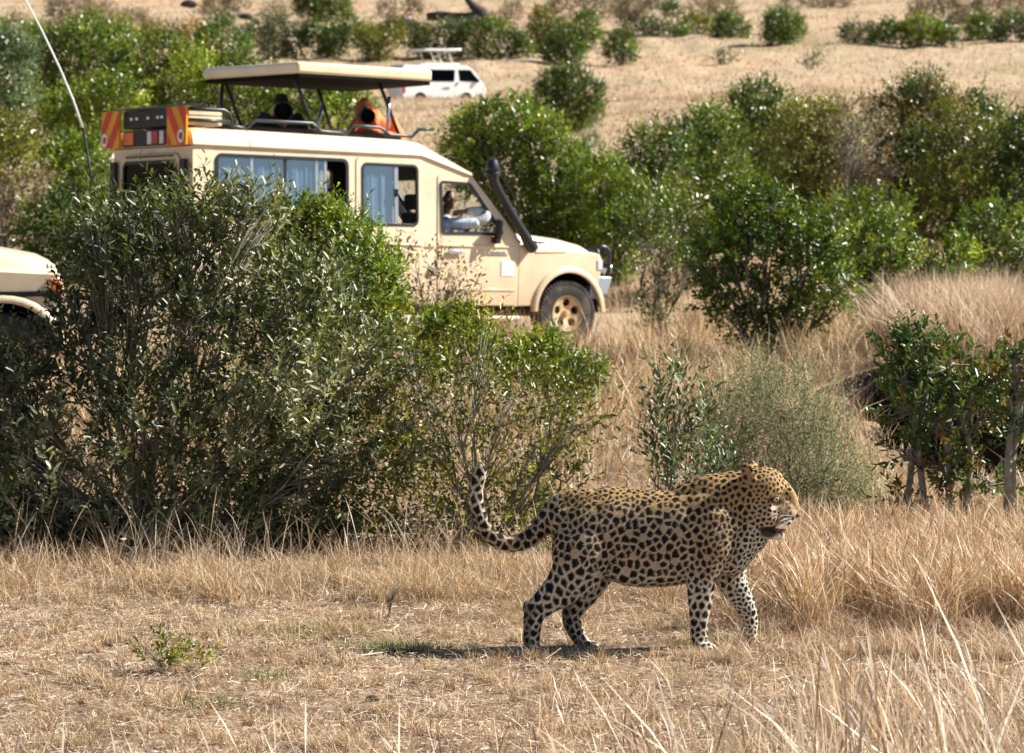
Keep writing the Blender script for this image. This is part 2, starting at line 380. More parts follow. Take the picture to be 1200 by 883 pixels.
def build_grass():
    W0, W1 = -120, 1320
    # trampled mat round the leopard
    P = scatter(78000, W0, W1, 9.2, 17.0)
    grass_obj('straw_litter', 'pale dry straw lying flat on the trampled foreground round the leopard', [lying(P[:74000][np.sin(P[:74000, 0]*5+2*np.sin(P[:74000, 1]*3))*np.cos(P[:74000, 1]*5-P[:74000, 0]*3)+rng.normal(0, .4, 74000) > -.5], .010, .045, .0032, PALE*.92), lying(P[74000:], .05, .13, .0028, PALE)])
    P = scatter(105000, W0, W1, 9.2, 16.8)
    Pc = scatter(46000, W0, W1, 9.2, 14.9, .03, 760)
    grass_obj('short_grass', 'short cropped tan stubble covering the open foreground strip', [bl(P[np.sin(P[:, 0]*5+2*np.sin(P[:, 1]*3))*np.cos(P[:, 1]*5-P[:, 0]*3)+rng.normal(0, .4, len(P)) > -.45], .010, .040, .0036, .7, PALE), bl(Pc, .02, .105, .003, .8)])
    ft = []
    for px, D, n in ((818, 12.74, 260), (832, 12.70, 200), (884, 12.86, 160), (622, 12.70, 90), (680, 12.86, 70), (850, 12.6, 200)):
        c = np.array([(px-CX)/FPX*D, D]); q = c+rng.normal(0, 1, (n, 2))*np.array([.045, .02]); ft.append(np.column_stack([q, ground(q[:, 0], q[:, 1])]))
    grass_obj('paw_grass', 'short straw tufts around the leopard paws', [bl(np.concatenate(ft), .02, .065, .0032, .6, PALE)])
    # sparse green tufts
    g = []
    for px, D, r, n in ((460, 12.9, .09, 700), (360, 13.3, .10, 350), (310, 12.2, .04, 120), (240, 11.6, .05, 120), (830, 13.1, .05, 150), (505, 14.4, .05, 150)):
        c = np.array([(px-CX)/FPX*D, D]); q = c+rng.normal(0, r, (n, 2))*np.array([1.6, .7]); g.append(np.column_stack([q, ground(q[:, 0], q[:, 1])]))
    g = np.concatenate(g)
    grass_obj('green_grass', 'low grey green sprigs growing in the straw behind the leopard', [bl(g, .02, .07, .004, .5, GREENISH)])
    # the ragged line of taller grass along the bushes
    P = scatter(12000, W0, W1, 14.2, 15.5); P2 = scatter(13000, W0, 900, 14.1, 15.4, .055, 240); P3 = scatter(3500, W0, W1, 15.6, 18.3)
    P = P[P[:, 1] > 14.75+.3*np.sin(P[:, 0]*5+1)+.2*np.sin(P[:, 0]*13)+rng.normal(0, .12, len(P))]
    def patchy(Q, t): return Q[np.sin(Q[:, 0]*4.1+2*np.sin(Q[:, 1]*3.3))*np.cos(Q[:, 1]*6.5+Q[:, 0]*2.2)+rng.normal(0, .35, len(Q)) > t]
    P = patchy(P, -.1); P2 = patchy(P2, -.35)
    grass_obj('tall_grass', 'tall tan grass standing along the foot of the green bushes', [bl(P, .03, .13, .0036, .95, segs=3), bl(P2, .06, .22, .0034, .8, segs=3), bl(P3, .05, .14, .004, .5, segs=3), bl(scatter(260, W0, W1, 14.5, 15.7), .18, .48, .0030, .28, PALE, 4, 1.5), bl(scatter(800, W0, 860, 14.5, 15.6, .05, 60), .15, .40, .0030, .45, PALE, 3)])
    # dense stand to the right of the leopard
    A = scatter(12000, 880, 1320, 13.7, 15.6); B = scatter(11000, 860, 1320, 13.3, 15.8, .07, 110); R3 = np.array([(.62, .43, .27), (.74, .58, .40), (.46, .28, .16), (.84, .73, .56), (.68, .51, .34), (.54, .40, .28)])
    A = A[A[:, 1] > 14.0+.3*np.sin(A[:, 0]*7)+.2*np.sin(A[:, 0]*17)+rng.normal(0, .25, len(A))]; A3 = scatter(9000, 850, 1320, 12.6, 14.4, .05, 150)
    grass_obj('reed_grass', 'dense rusty stand of tall dry grass in front of the leopard', [bl(A, .12, .32, .0034, .38, R3, 4, 1.6, (.03, 0)), bl(B, .14, .40, .0032, .42, R3, 4, 1.8, (-.05, 0)), bl(A3, .04, .17, .0032, .7, R3, 3)])
    # slope between the bushes and the vehicles
    P = scatter(46000, W0-50, W1+50, 18, 30); P = P[(P[:, 1] > 22) | (rng.random(len(P)) < .6)]; P2 = scatter(30000, W0-50, W1+50, 28, 46); P3 = scatter(22000, W0, W1, 17.5, 44, .14, 420)
    def keep(Q): return Q[~((Q[:, 0] > 2.5) & (Q[:, 1] > 17.6) & (Q[:, 1] < 26.1))]
    P, P3 = keep(P), keep(P3)
    P3[:, 2] = ground(P3[:, 0], P3[:, 1])
    def nearcar(Q): return Q[~((Q[:, 1] > 33) & (Q[:, 1] < 41) & (np.abs(Q[:, 0]+2.2) < 4.0) & (rng.random(len(Q)) < .93))]
    P2 = nearcar(P2); P3 = nearcar(P3)
    grass_obj('slope_grass', 'knee high golden grass on the slope between bushes and safari vehicle', [bl(P, .06, .24, .008, .75), bl(P2, .10, .30, .014, .5), bl(P3, .25, .60, .008, .4, segs=3)])
    P = scatter(900, 980, 1320, 19.5, 25.9); 
    grass_obj('gully_grass', 'sparse grass rooted in the shaded gully under the right bank', [bl(P, .1, .25, .008, .6)])
    P = scatter(3200, 955, 1320, 17.3, 19.6); P2 = scatter(1500, 955, 1320, 17.0, 19.4, .08, 30)
    grass_obj('gully_grass', 'short dry grass on the near lip of the shaded gully', [bl(P, .05, .16, .005, .7), bl(P2, .1, .25, .004, .6, segs=3)])
    # bank top tussocks
    P = scatter(9000, 1040, 1300, 26.3, 31, .13, 40); P[:, 2] = ground(P[:, 0], P[:, 1])
    grass_obj('bank_grass', 'pale arching tussocks on top of the right bank', [bl(P, .35, .85, .009, .45, PALE, 3)])
    # far slopes
    P = scatter(75000, -150, 1350, 44, 150); P2 = scatter(60000, -150, 1350, 130, 330)
    grass_obj('far_grass', 'pale grass covering the far hillside', [bl(P, .12, .28, .03, .6, np.array([(.56, .42, .28), (.62, .48, .34), (.42, .31, .20)]), 1), bl(P2, .16, .36, .065, .5, np.array([(.56, .42, .28), (.60, .47, .33), (.40, .29, .19)]), 1)])
    # stalks just in front of the camera, out of focus
    S = []
    for (x0, x1, y0, y1, n, h0, h1) in ((930, 1320, 6.6, 8.4, 110, .70, 1.12), (-120, 90, 5.6, 6.6, 40, .95, 1.22), (760, 1320, 7.6, 9.2, 260, .45, .80), (400, 1000, 8.4, 9.8, 240, .22, .48), (-120, 420, 8.6, 10, 170, .18, .42), (950, 1320, 9, 11.6, 900, .12, .42), (600, 1100, 9.4, 12, 500, .06, .20)):
        Q = scatter(n, x0, x1, y0, y1)
        S.append(bl(Q, h0, h1, .0036, .3, PALE, 4, 1.8, (-.12, 0)))
    grass_obj('near_stalks', 'blurred pale seed stalks close to the lens along the bottom edge', S)
build_grass()

# ------------------------------------------------------------------ shrubs and trees
GR = dict(
 olive=np.array([(.075, .096, .032), (.115, .138, .050), (.050, .066, .022), (.36, .36, .22)]),
 bright=np.array([(.085, .145, .010), (.145, .21, .014), (.055, .10, .008), (.28, .31, .025)]),
 dark=np.array([(.048, .088, .009), (.085, .138, .012), (.032, .058, .007), (.20, .25, .02)]),
 yellow=np.array([(.12, .145, .016), (.17, .19, .022), (.080, .10, .013), (.28, .24, .05)]),
 silver=np.array([(.17, .19, .095), (.24, .25, .13), (.11, .13, .06), (.34, .32, .19)]),
 sage=np.array([(.09, .13, .06), (.14, .19, .095), (.06, .09, .04)]),
 rust=np.array([(.06, .11, .025), (.10, .15, .03), (.05, .085, .02), (.30, .12, .03), (.08, .12, .03)]),
 brown=np.array([(.28, .17, .08), (.36, .24, .12), (.20, .14, .07), (.16, .17, .05)]),
 twig=np.array([(.20, .15, .10), (.26, .20, .13), (.15, .12, .075), (.12, .13, .06)]),
)
def leaf_geo(base, d, side, L, W, col, big):
    n = len(base); up = nrm(np.cross(side, d))
    if big:
        f = W[:, None]*up*.18
        V = [base, base+d*L[:, None]*.30+side*W[:, None]*.46+f, base+d*L[:, None]*.68+side*W[:, None]*.42+f, base+d*L[:, None], base+d*L[:, None]*.68-side*W[:, None]*.42+f, base+d*L[:, None]*.30-side*W[:, None]*.46+f]
        V = np.stack(V, 1).reshape(-1, 3); b = (np.arange(n)*6)[:, None]
        return V, np.concatenate([b+np.array([[0, 1, 2, 3]]), b+np.array([[3, 4, 5, 0]])]), np.repeat(col, 6, 0)
    V = np.stack([base, base+d*L[:, None]*.5+side*W[:, None]*.5, base+d*L[:, None], base+d*L[:, None]*.5-side*W[:, None]*.5], 1).reshape(-1, 3)
    b = (np.arange(n)*4)[:, None]
    return V, b+np.array([[0, 1, 2, 3]]), np.repeat(col, 4, 0)

def ground_at(py, x0=44., x1=420.):
    """distance at which the open slope shows at height py in the photograph"""
    d = np.linspace(x0, x1, 1500); z = ground(np.zeros_like(d), d)
    v = CY-FPX*np.tan(np.arctan((z-CAM_H)/d)+TILT)
    return float(d[np.argmin(np.abs(v-py))])
def shrub(name, label, cat, D, clumps, pal, leaf=(.05, .018), cover=1.2, big=False, depth=1.0, stems=None, trunk_r=.03, bark='bark', base=None,
          mat='leaf', group=None, shoot=.14, per=9, upb=.5, twigs=1, parts=('stem', 'foliage'), back=True):
    C = []
    if D is None: D = ground_at(max(c[1]+c[2]*.75 for c in clumps))
    for (px, py, r) in clumps:
        rr = r*D/FPX
        C.append((at(px, py, D+rng.uniform(-.5, .5)*rr*depth), rr))
        if back: C.append((at(px+rng.uniform(-.4, .4)*r, py+rng.uniform(0, .35)*r, D+rr*rng.uniform(.8, 1.5)*depth), rr*.9))
    ctr = np.mean([c for c, _ in C], axis=0)
    if base is None:
        bx = ctr[0]; by = D+np.mean([r for _, r in C])*.5
    else: bx = at(base, 400, D)[0]; by = D
    root = np.array([bx, by, float(ground(bx, by))])
    e = empty(name, root)
    tag(e, label, cat, group)
    V = []; F = []; CO = []; off = 0; TR = []
    if stems:
        tops = sorted([c for c, _ in C[::2 if back else 1]], key=lambda c: -c[2])
        for s in stems:
            b0 = np.array(at(s, 400, D)); b0[1] = D+rng.uniform(-.12, .12); b0[2] = float(ground(b0[0], b0[1]))-.04
            tp = min(tops[:max(4, len(tops)//2)], key=lambda c: abs(c[0]-b0[0]-rng.uniform(-.1, .1)))
            tt = np.linspace(0, 1, 9)[:, None]; P = b0+(tp-b0)*tt+np.array([1, .6, 0])*(np.sin(tt*7+s)*.035+np.sin(tt*15+s)*.012)*(1-tt*.3)
            TR.append((P, np.linspace(trunk_r, trunk_r*.45, 9)))
    larea = leaf[0]*leaf[1]*.6; mb = MB(); tw = []
    for ci, (c, r) in enumerate(C):
        n = int(cover*4*math.pi*r*r/larea/per)+1
        d = nrm(rng.normal(0, 1, (n, 3)))
        outd = nrm(c-ctr+1e-6)
        d = nrm(d+outd*.35+np.array([0, -.12, .18]))
        rad = r*rng.uniform(.35, 1.12, n)**.6
        lump = 1+.22*np.sin(d[:, 0]*5+ci)*np.cos(d[:, 2]*6+ci*2)
        p = c+d*(rad*lump)[:, None]
        gz = ground(p[:, 0], p[:, 1]); p[:, 2] = np.maximum(p[:, 2], gz+.05)
        ax = nrm(d*.7+np.array([0, 0, upb])+rng.normal(0, .35, (n, 3)))
        cl = pal[rng.integers(0, len(pal))]*.35; bri = rng.uniform(.68, 1.38)
        sc = pal[rng.choice(len(pal), n, p=([.4, .25, .25]+[.1/(len(pal)-3)]*(len(pal)-3)) if len(pal) > 3 else None)]*.65+cl
        sc = sc*bri*rng.uniform(.75, 1.3, (n, 1))
        L0 = shoot*rng.uniform(.6, 1.4, n)
        idx = np.repeat(np.arange(n), per); t = np.tile(np.linspace(.15, 1, per), n)+rng.uniform(-.05, .05, n*per)
        A = ax[idx]; ref = nrm(np.cross(A, np.array([.3, .2, 1.])+rng.normal(0, .1, (n, 3))[idx])); ref2 = np.cross(A, ref)
        ang = np.tile(np.arange(per)*2.4, n)+rng.uniform(0, 6.28, n)[idx]
        radial = ref*np.cos(ang)[:, None]+ref2*np.sin(ang)[:, None]
        ld_ = nrm(A*.75+radial*.8+rng.normal(0, .2, (n*per, 3)))
        side = nrm(np.cross(ld_, A)+rng.normal(0, .25, (n*per, 3))); side = nrm(side-ld_*(side*ld_).sum(-1, keepdims=True))
        b = p[idx]+A*(t*L0[idx])[:, None]
        Ls = leaf[0]*rng.uniform(.8, 1.2, n)[idx]*rng.uniform(.45, 1.35, n*per)*(1.1-.35*t); Ws = leaf[1]*rng.uniform(.7, 1.2, n*per)*(1.1-.3*t)
        col = sc[idx]*rng.uniform(.8, 1.2, (n*per, 1))*(.9+.3*t[:, None])
        v, f, cc = leaf_geo(b, ld_, side, Ls, Ws, col, big); V.append(v); F.append(f+off); CO.append(cc); off += len(v)
        # branch from the root to this clump with side twigs
        if ci % 2 == 0 or not back:
            st = root+np.array([rng.normal(0, .25)*r, rng.normal(0, .2)*r, -.03])
            if TR:
                tp = min(TR, key=lambda t: np.min(np.linalg.norm(t[0]-c, axis=1)))[0]; below = tp[tp[:, 2] < c[2]-.05]; st = below[-1] if len(below) else tp[0]
            mid = st+(c-st)*.5+rng.normal(0, .12, 3)*np.linalg.norm(c-st)*np.array([1, 1, .3]); mid[2] = max(mid[2], st[2]+.3*(c[2]-st[2]))
            tt = np.linspace(0, 1, 7)[:, None]; P = (1-tt)**2*st+2*tt*(1-tt)*mid+tt*tt*c; P[1:-1] += rng.normal(0, .02, (5, 3))*np.linalg.norm(c-st)
            if stems: mb.tube(P, np.linspace(trunk_r*.4, trunk_r*.15, 7), 5)
            if not stems: mb.tube(P, np.linspace(trunk_r, trunk_r*.3, 7)*rng.uniform(.8, 1.1), 6)
            for k in range(int(5*twigs)):
                q = P[rng.integers(3, 7)]; e2 = c+nrm(rng.normal(0, 1, 3))*r*rng.uniform(.7, 1.2); m2 = (q+e2)/2+rng.normal(0, .1, 3)*r
                mb.tube([q, m2, e2], [trunk_r*.32, trunk_r*.22, trunk_r*.08], 4)
    # shoots' twigs as slim triangles would vanish: keep only the branches above
    for P, r in TR: mb.tube(P, r, 9)
    so = mb.build(parts[0], M[bark], None, smooth=True, fix=False)
    me = np_mesh(parts[1], np.concatenate(V), [np.concatenate(F)], np.concatenate(CO))
    fo = link(parts[1], me, M[mat])
    for o in (so, fo):
        o.data.transform(Matrix.Translation(-Vector(root))); o.parent = e
    fo['kind'] = 'stuff'
    return e
# ------------------------------------------------------------------ vehicles
PAINT = (.78, .65, .45)
M['cream'] = plain('cream_paint', PAINT, .32, vary=.03, coat=.5, dirt=(.52, .40, .26, .55), dscale=2.4, zdust=(.50, .36, .22))
M['cream_matt'] = plain('dusty_cream_paint', (.72, .58, .40), .55, vary=.05, dirt=(.42, .30, .18, .6), dscale=2.5)
M['black'] = plain('black_plastic', (.018, .018, .02), .45, vary=.2, dirt=(.10, .075, .05, .25), dscale=5)
M['blacktube'] = plain('grey_black_tube', (.035, .038, .042), .35, metal=.3, vary=.2)
M['snorkel'] = plain('snorkel_plastic', (.016, .018, .022), .32, vary=.2)
M['rubber'] = plain('tyre_rubber', (.028, .027, .026), .85, vary=.3, dirt=(.20, .155, .11, .75), dscale=6, bump=.3)
M['rim'] = plain('tan_wheel_steel', (.62, .46, .26), .45, vary=.1, dirt=(.30, .21, .13, .6), dscale=9)
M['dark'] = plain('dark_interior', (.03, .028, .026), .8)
M['seat'] = plain('grey_upholstery', (.10, .095, .09), .8, vary=.2)
M['silver'] = plain('steel_tube', (.55, .56, .58), .3, metal=.9, vary=.1)
M['bumper'] = plain('galvanised_bumper', (.38, .42, .48), .4, metal=.5, vary=.12)
M['reflection_curtain'] = plain('pale_blue_reflection', (.31, .37, .47), .8, vary=.12, scale=3)
M['glass'] = glass('side_glass', (.75, .82, .85), .22)
M['glass_dark'] = glass('tinted_glass', (.16, .20, .17), .015)
M['red'] = plain('red_reflective', (.72, .045, .02), .4); M['yellow'] = plain('yellow_reflective', (.86, .36, .02), .4)
M['lamp_red'] = plain('red_lens', (.45, .02, .02), .15); M['lamp_orange'] = plain('orange_lens', (.75, .16, .03), .2); M['lamp_clear'] = plain('clear_lens', (.6, .62, .65), .1)
M['white'] = plain('white_paint', (.80, .81, .82), .3, vary=.03, coat=.4, dirt=(.55, .45, .35, .35), dscale=1.2)
M['liner'] = plain('black_roof_lining', (.006, .006, .007), .95)

for k_ in ('black', 'liner', 'dark', 'red', 'yellow', 'lamp_red', 'lamp_orange'): M[k_].node_tree.nodes['Principled BSDF'].inputs['Specular IOR Level'].default_value = .15
def build_safari(mat_w, name, label, frontlamp=False):
    e = empty(name); e.matrix_world = mat_w
    tag(e, label, 'safari vehicle', 'cream safari vehicles')
    YR, YL = -.88, 1.16; YC = .14
    T = .03
    cream, blk = M['cream'], M['black']
    lean = lambda x, z: max(0, z-1.2)*.045                  # slight tumblehome
    arch = lambda cx, cz, r, a0, a1, n=14: [(cx+r*math.cos(R_(a0+(a1-a0)*k/n)), cz+r*math.sin(R_(a0+(a1-a0)*k/n))) for k in range(n+1)]
    # ---- body sides
    ra = arch(-3.95, .42, .50, 172, 8)
    side = [(-5.30, .50)]+ra+[(-.80, .48), (-.78, 1.22), (-.76, 1.28), (-1.47, 2.05), (-2.2, 2.27), (-5.28, 2.27)]
    d1 = rpoly([(-1.97, .49), (-.83, .49), (-.83, 1.24), (-1.485, 2.02), (-1.97, 2.04)], .03)
    d2 = rpoly([(-3.12, .50), (-2.17, .50), (-2.17, 2.215), (-3.12, 2.215)], .05)
    wA = rrect(-4.98, 1.46, -3.25, 2.17, .06)
    W1 = rpoly([(-1.90, 1.355), (-1.035, 1.365), (-1.515, 1.95), (-1.93, 1.96)], .04)
    W2 = rrect(-3.03, 1.44, -2.27, 2.14, .06)
    def both(f, nm, m, **k):
        mb = MB(); f(mb); o1 = mb.build(nm, m, e, **k); o2 = mb.mirror(YC).build(nm, m, e, **k); return o1, o2
    def sp(out, holes, dy=0, t=T): return lambda mb: mb.panel(out, holes, YR+dy, t, lean)
    both(sp(side, [shrink(d1, -.004), shrink(d2, -.004), wA]), 'body_side', cream, bevel=.006)
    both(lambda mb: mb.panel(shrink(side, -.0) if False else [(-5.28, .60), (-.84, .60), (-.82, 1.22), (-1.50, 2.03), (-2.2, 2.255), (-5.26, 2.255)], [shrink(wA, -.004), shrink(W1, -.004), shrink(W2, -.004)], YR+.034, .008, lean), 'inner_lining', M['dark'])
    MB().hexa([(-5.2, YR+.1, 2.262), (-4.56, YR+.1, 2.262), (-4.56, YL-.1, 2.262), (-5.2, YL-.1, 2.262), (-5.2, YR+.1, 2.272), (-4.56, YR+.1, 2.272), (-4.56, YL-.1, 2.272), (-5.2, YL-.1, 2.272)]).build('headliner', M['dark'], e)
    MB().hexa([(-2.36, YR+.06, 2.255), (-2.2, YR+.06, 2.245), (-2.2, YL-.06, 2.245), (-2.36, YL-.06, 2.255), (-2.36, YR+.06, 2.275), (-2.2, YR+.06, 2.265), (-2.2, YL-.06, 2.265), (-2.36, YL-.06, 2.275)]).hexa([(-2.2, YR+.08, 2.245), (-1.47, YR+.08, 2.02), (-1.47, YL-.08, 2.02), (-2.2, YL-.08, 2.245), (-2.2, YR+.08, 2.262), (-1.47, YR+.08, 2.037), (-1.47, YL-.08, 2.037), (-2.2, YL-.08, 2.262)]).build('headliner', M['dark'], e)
    # roof drip rail, mid crease, lower crease
    gut = [(-5.3, 2.275), (-2.2, 2.275), (-1.47, 2.055)]
    both(lambda mb: mb.tube([(x, YR+lean(0, z)-.012, z) for x, z in gut], .016, 6), 'drip_rail', cream, smooth=True)
    both(lambda mb: mb.box((-5.29, YR-.012, 1.195), (-3.14, YR+.004, 1.212)), 'body_crease', M['cream_matt'], bevel=.004)
    both(lambda mb: mb.box((-2.15, YR-.012, 1.195), (-1.99, YR+.004, 1.212)), 'body_crease', M['cream_matt'], bevel=.004)
    # doors with window openings
    for door, win, hx, hz in ((d1, W1, -1.84, 1.125), (d2, W2, -3.0, 1.115)):
        for s in (0, 1):
            mb = MB().panel(door, [win], YR-.010, T, lean)
            xs = [p[0] for p in door]
            mb.box((min(xs)+.02, YR-.020, 1.195), (max(xs)-.02, YR-.008, 1.212)); mb.box((min(xs)+.02, YR-.018, .665), (max(xs)-.02, YR-.008, .69))
            if s: mb = mb.mirror(YC)
            d = mb.build('door', cream, e, bevel=.005)
            h = MB().box((hx, YR-.045, hz-.022), (hx+.19, YR-.025, hz+.028)); h.box((hx+.01, YR-.03, hz-.012), (hx+.03, YR-.008, hz+.012)); h.box((hx+.16, YR-.03, hz-.012), (hx+.18, YR-.008, hz+.012))
            if s: h = h.mirror(YC)
            h.build('door_handle', M['silver'], d, bevel=.006)
            fr = MB().panel(shrink(win, -.022), [shrink(win, .012)], YR-.018, .02, lean)
            if s: fr = fr.mirror(YC)
            fr.build('window_frame', M['blacktube'], d, bevel=.004)
            if s == 0 and door is d1:
                b = MB().box((-1.25, YR-.018, 1.105), (-.96, YR-.009, 1.118))
                for k, (w_, hh) in enumerate(((.03, .03), (.02, .02), (.022, .02), (.02, .03), (.026, .02), (.02, .02), (.022, .028), (.02, .02))): b.box((-1.20+k*.028, YR-.018, 1.122), (-1.20+k*.028+w_*.7, YR-.009, 1.122+hh))
                b.build('badge', M['silver'], d)
                MB().box((-1.05, YR-.0135, .85), (-.86, YR-.0095, 1.03)).build('sticker', M['white'], d)
    # sliding panes: rear side window (five leaves) and second door window
    for s in (0, 1):
        fr = MB().panel(shrink(wA, -.028), [shrink(wA, .014)], YR-.016, .03, lean)
        (fr if not s else fr.mirror(YC)).build('window_frame', M['blacktube'], e, bevel=.004)
        for k, (x0, x1) in enumerate(((-4.97, -4.53), (-4.51, -4.08), (-4.06, -3.66), (-3.64, -3.54))):
            g = MB().panel(rrect(x0, 1.475, x1, 2.155, .02), [], YR+.012, .006, lean)
            p = (g if not s else g.mirror(YC)).build('pane', M['glass' if not s else 'glass_dark'], e)
            st = MB().box((x1-.015, YR+.004, 1.475), (x1+.022, YR+.024, 2.155)); st.v = [(x, y+lean(x, z), z) for x, y, z in st.v]
            (st if not s else st.mirror(YC)).build('pane_edge', M['blacktube'] if k == 1 else M['silver'], p)
            if k in (1, 3):
                lt = MB().box((x1-.012, YR-.010, 1.76), (x1+.012, YR+.012, 1.84)); lt.v = [(x, y+lean(x, z), z) for x, y, z in lt.v]
                (lt if not s else lt.mirror(YC)).build('latch', M['silver'], p)
        g = MB().panel(rrect(-3.02, 1.45, -2.56, 2.13, .03), [], YR+.012, .006, lean)
        p = (g if not s else g.mirror(YC)).build('pane', M['glass' if not s else 'glass_dark'], e)
        st = MB().box((-2.58, YR+.002, 1.46), (-2.53, YR+.024, 2.12)); st.v = [(x, y+lean(x, z), z) for x, y, z in st.v]
        (st if not s else st.mirror(YC)).build('pane_edge', M['silver'], p)
        if not s: MB().box((-2.57, YR+.01, 1.77), (-2.54, YR+.03, 1.86)).build('latch', M['black'], p)
    # folded pale blue sheets behind the glass, their colour standing in for its reflections
    def reflection_curtain(x0, x1, z0, z1, y):
        n = int((x1-x0)/.014); mb = MB(); V = []
        for i in range(n+1):
            x = x0+(x1-x0)*i/n; yy = y+.012*math.sin(x*42)+.006*math.sin(x*97)
            V += [(x, yy, z0), (x, yy+.03, z1)]
        mb.add(V, [(2*i, 2*i+2, 2*i+3, 2*i+1) for i in range(n)]); return mb
    reflection_curtain(-4.97, -3.62, 1.47, 2.16, YR+.07).build('reflection_curtain', M['reflection_curtain'], e, smooth=True, fix=False)
    reflection_curtain(-3.02, -2.58, 1.45, 2.13, YR+.07).build('reflection_curtain', M['reflection_curtain'], e, smooth=True, fix=False)
    # ---- rear wall: openings for the back door window
    rear = [(YR, .5), (YL, .5), (YL, 1.2), (YL-.05, 2.27), (YR+.05, 2.27), (YR, 1.2)]
    rw = rrect(-.50, 1.38, .80, 2.10, .08)
    MB().panel(rear, [shrink(rw, -.10)], -5.30, .03, axis='x').build('rear_wall', M['cream_matt'], e, bevel=.006)
    dr = MB().panel(shrink(rw, -.095), [rw], -5.325, .03, axis='x').build('rear_door', M['cream_matt'], e, bevel=.006)
    MB().panel(shrink(rw, -.02), [shrink(rw, .02)], -5.335, .014, axis='x').build('window_seal', blk, dr)
    MB().panel(rw, [], -5.315, .006, axis='x').build('pane', M['glass_dark'], dr)
    for y0, y1 in ((-.76, -.62), (.96, 1.10)):
        mb = MB().box((-5.36, y0, 1.50), (-5.325, y1, 2.12))
        mb.build('rear_lamp', blk, e, bevel=.01)
    MB().box((-5.345, -.45, 2.155), (-5.33, .72, 2.175)).build('rear_trim', blk, e)
    sw = MB().lathe([(0, -.20), (.30, -.20), (.37, -.16), (.39, -.08), (.39, 0), (0, 0)], (-5.34, .10, 1.20), 0, 40); sw.v = [(x, y, z) for x, y, z in sw.v]
    sc_ = sw.build('spare_wheel_cover', M['white'], e, smooth=35)
    MB().lathe([(.335, -.188), (.345, -.180), (.365, -.168)], (-5.345, .10, 1.20), 0, 40).build('cover_stripe', plain('teal_stripe', (.05, .30, .33), .5), sc_, smooth=True, fix=False)
    # ---- roof: raised shell from the drip rail up
    def shell(secs):
        mb = MB(); V = []; m = None
        for x, zb, zt, ins in secs:
            P = [(YR+.045, zb), (YR+.06, zb+(zt-zb)*.35), (YR+.06+ins*.6, zb+(zt-zb)*.85), (YR+.08+ins, zt), (YC, zt+.02), (YL-.08-ins, zt), (YL-.06-ins*.6, zb+(zt-zb)*.85), (YL-.06, zb+(zt-zb)*.35), (YL-.045, zb)]
            m = len(P); V += [(x, y, z) for y, z in P]
        F = []
        for i in range(len(secs)-1):
            for j in range(m-1): F.append((i*m+j, i*m+j+1, (i+1)*m+j+1, (i+1)*m+j))
        F.append(tuple(range(m))); F.append(tuple(range((len(secs)-1)*m, len(secs)*m)))
        return mb.add(V, F)
    # hatch opening is left in the roof: build it in three lengths
    shell([(-5.30, 2.28, 2.44, .06), (-5.24, 2.28, 2.475, .06), (-4.55, 2.28, 2.475, .06)]).build('roof', cream, e, bevel=.012)
    shell([(-2.38, 2.28, 2.45, .06), (-2.18, 2.28, 2.42, .06), (-1.80, 2.17, 2.25, .05), (-1.44, 2.055, 2.085, .03)]).build('roof', cream, e, bevel=.012)
    for s in (0, 1):
        mb = MB(); V = []
        for x, zb, zt in ((-4.55, 2.28, 2.475), (-2.38, 2.28, 2.45)):
            V += [(x, YR+.045, zb), (x, YR+.06, zb+(zt-zb)*.35), (x, YR+.096, zb+(zt-zb)*.85), (x, YR+.14, zt), (x, YR+.33, zt+.006), (x, YR+.33, zb)]
        mb.add(V, [(j, j+1, j+7, j+6) for j in range(5)]+[(5, 0, 6, 11), (0, 1, 2, 3, 4, 5), (6, 7, 8, 9, 10, 11)])
        (mb if not s else mb.mirror(YC)).build('roof_edge', cream, e, bevel=.012)
        hr = MB().box((-4.55, YR+.26, 2.45), (-2.38, YR+.33, 2.535))
        (hr if not s else hr.mirror(YC)).build('hatch_rim', blk, e, bevel=.008)
    MB().box((-4.62, YR+.30, 2.47), (-4.54, YL-.30, 2.53)).build('hatch_rim', blk, e, bevel=.008)
    MB().box((-2.40, YR+.30, 2.44), (-2.32, YL-.30, 2.51)).build('hatch_rim', blk, e, bevel=.008)
    # ---- lifted roof panel
    def slab(c4, z0, z1, d=0):
        return MB().hexa([(x, y, z0) for x, y in c4]+[(x, y, z1) for x, y in c4])
    c4 = [(-3.90, -.78), (-2.02, -.78), (-2.02, 1.10), (-4.12, 1.10)]
    pr = slab(c4, 3.165, 3.305).build('lifted_roof', cream, e, bevel=.035, seg=3)
    c5 = [(-3.88, -.76), (-2.04, -.76), (-2.04, 1.08), (-4.09, 1.08)]
    slab(c5, 3.12, 3.17).build('lining', M['liner'], pr, bevel=.01)
    for x, y in ((-3.75, .75), (-3.5, .4), (-2.9, .2), (-3.2, .9)): MB().box((x, y, 3.30), (x+.25, y+.08, 3.325)).build('roof_stay', M['white'], pr, bevel=.008)
    for a, b, m_ in (((-3.83, -.60, 3.12), (-3.56, -.60, 2.54), 0), ((-2.66, -.60, 3.12), (-2.38, -.60, 2.53), 0), ((-2.52, -.60, 2.97), (-2.54, -.60, 2.50), 1),
                     ((-3.88, .95, 3.12), (-3.62, .95, 2.52), 0), ((-3.90, 1.0, 3.12), (-3.94, 1.0, 2.5), 0), ((-2.58, .95, 3.12), (-2.33, .95, 2.52), 0), ((-2.48, 1.0, 2.95), (-2.60, 1.0, 2.5), 1)):
        a = (max(a[0], -4.05), a[1], a[2])
        MB().tube([a, tuple((np.array(a)+b)/2), b], .022, 8).build('strut', M['silver'] if m_ else M['blacktube'], e, smooth=True)
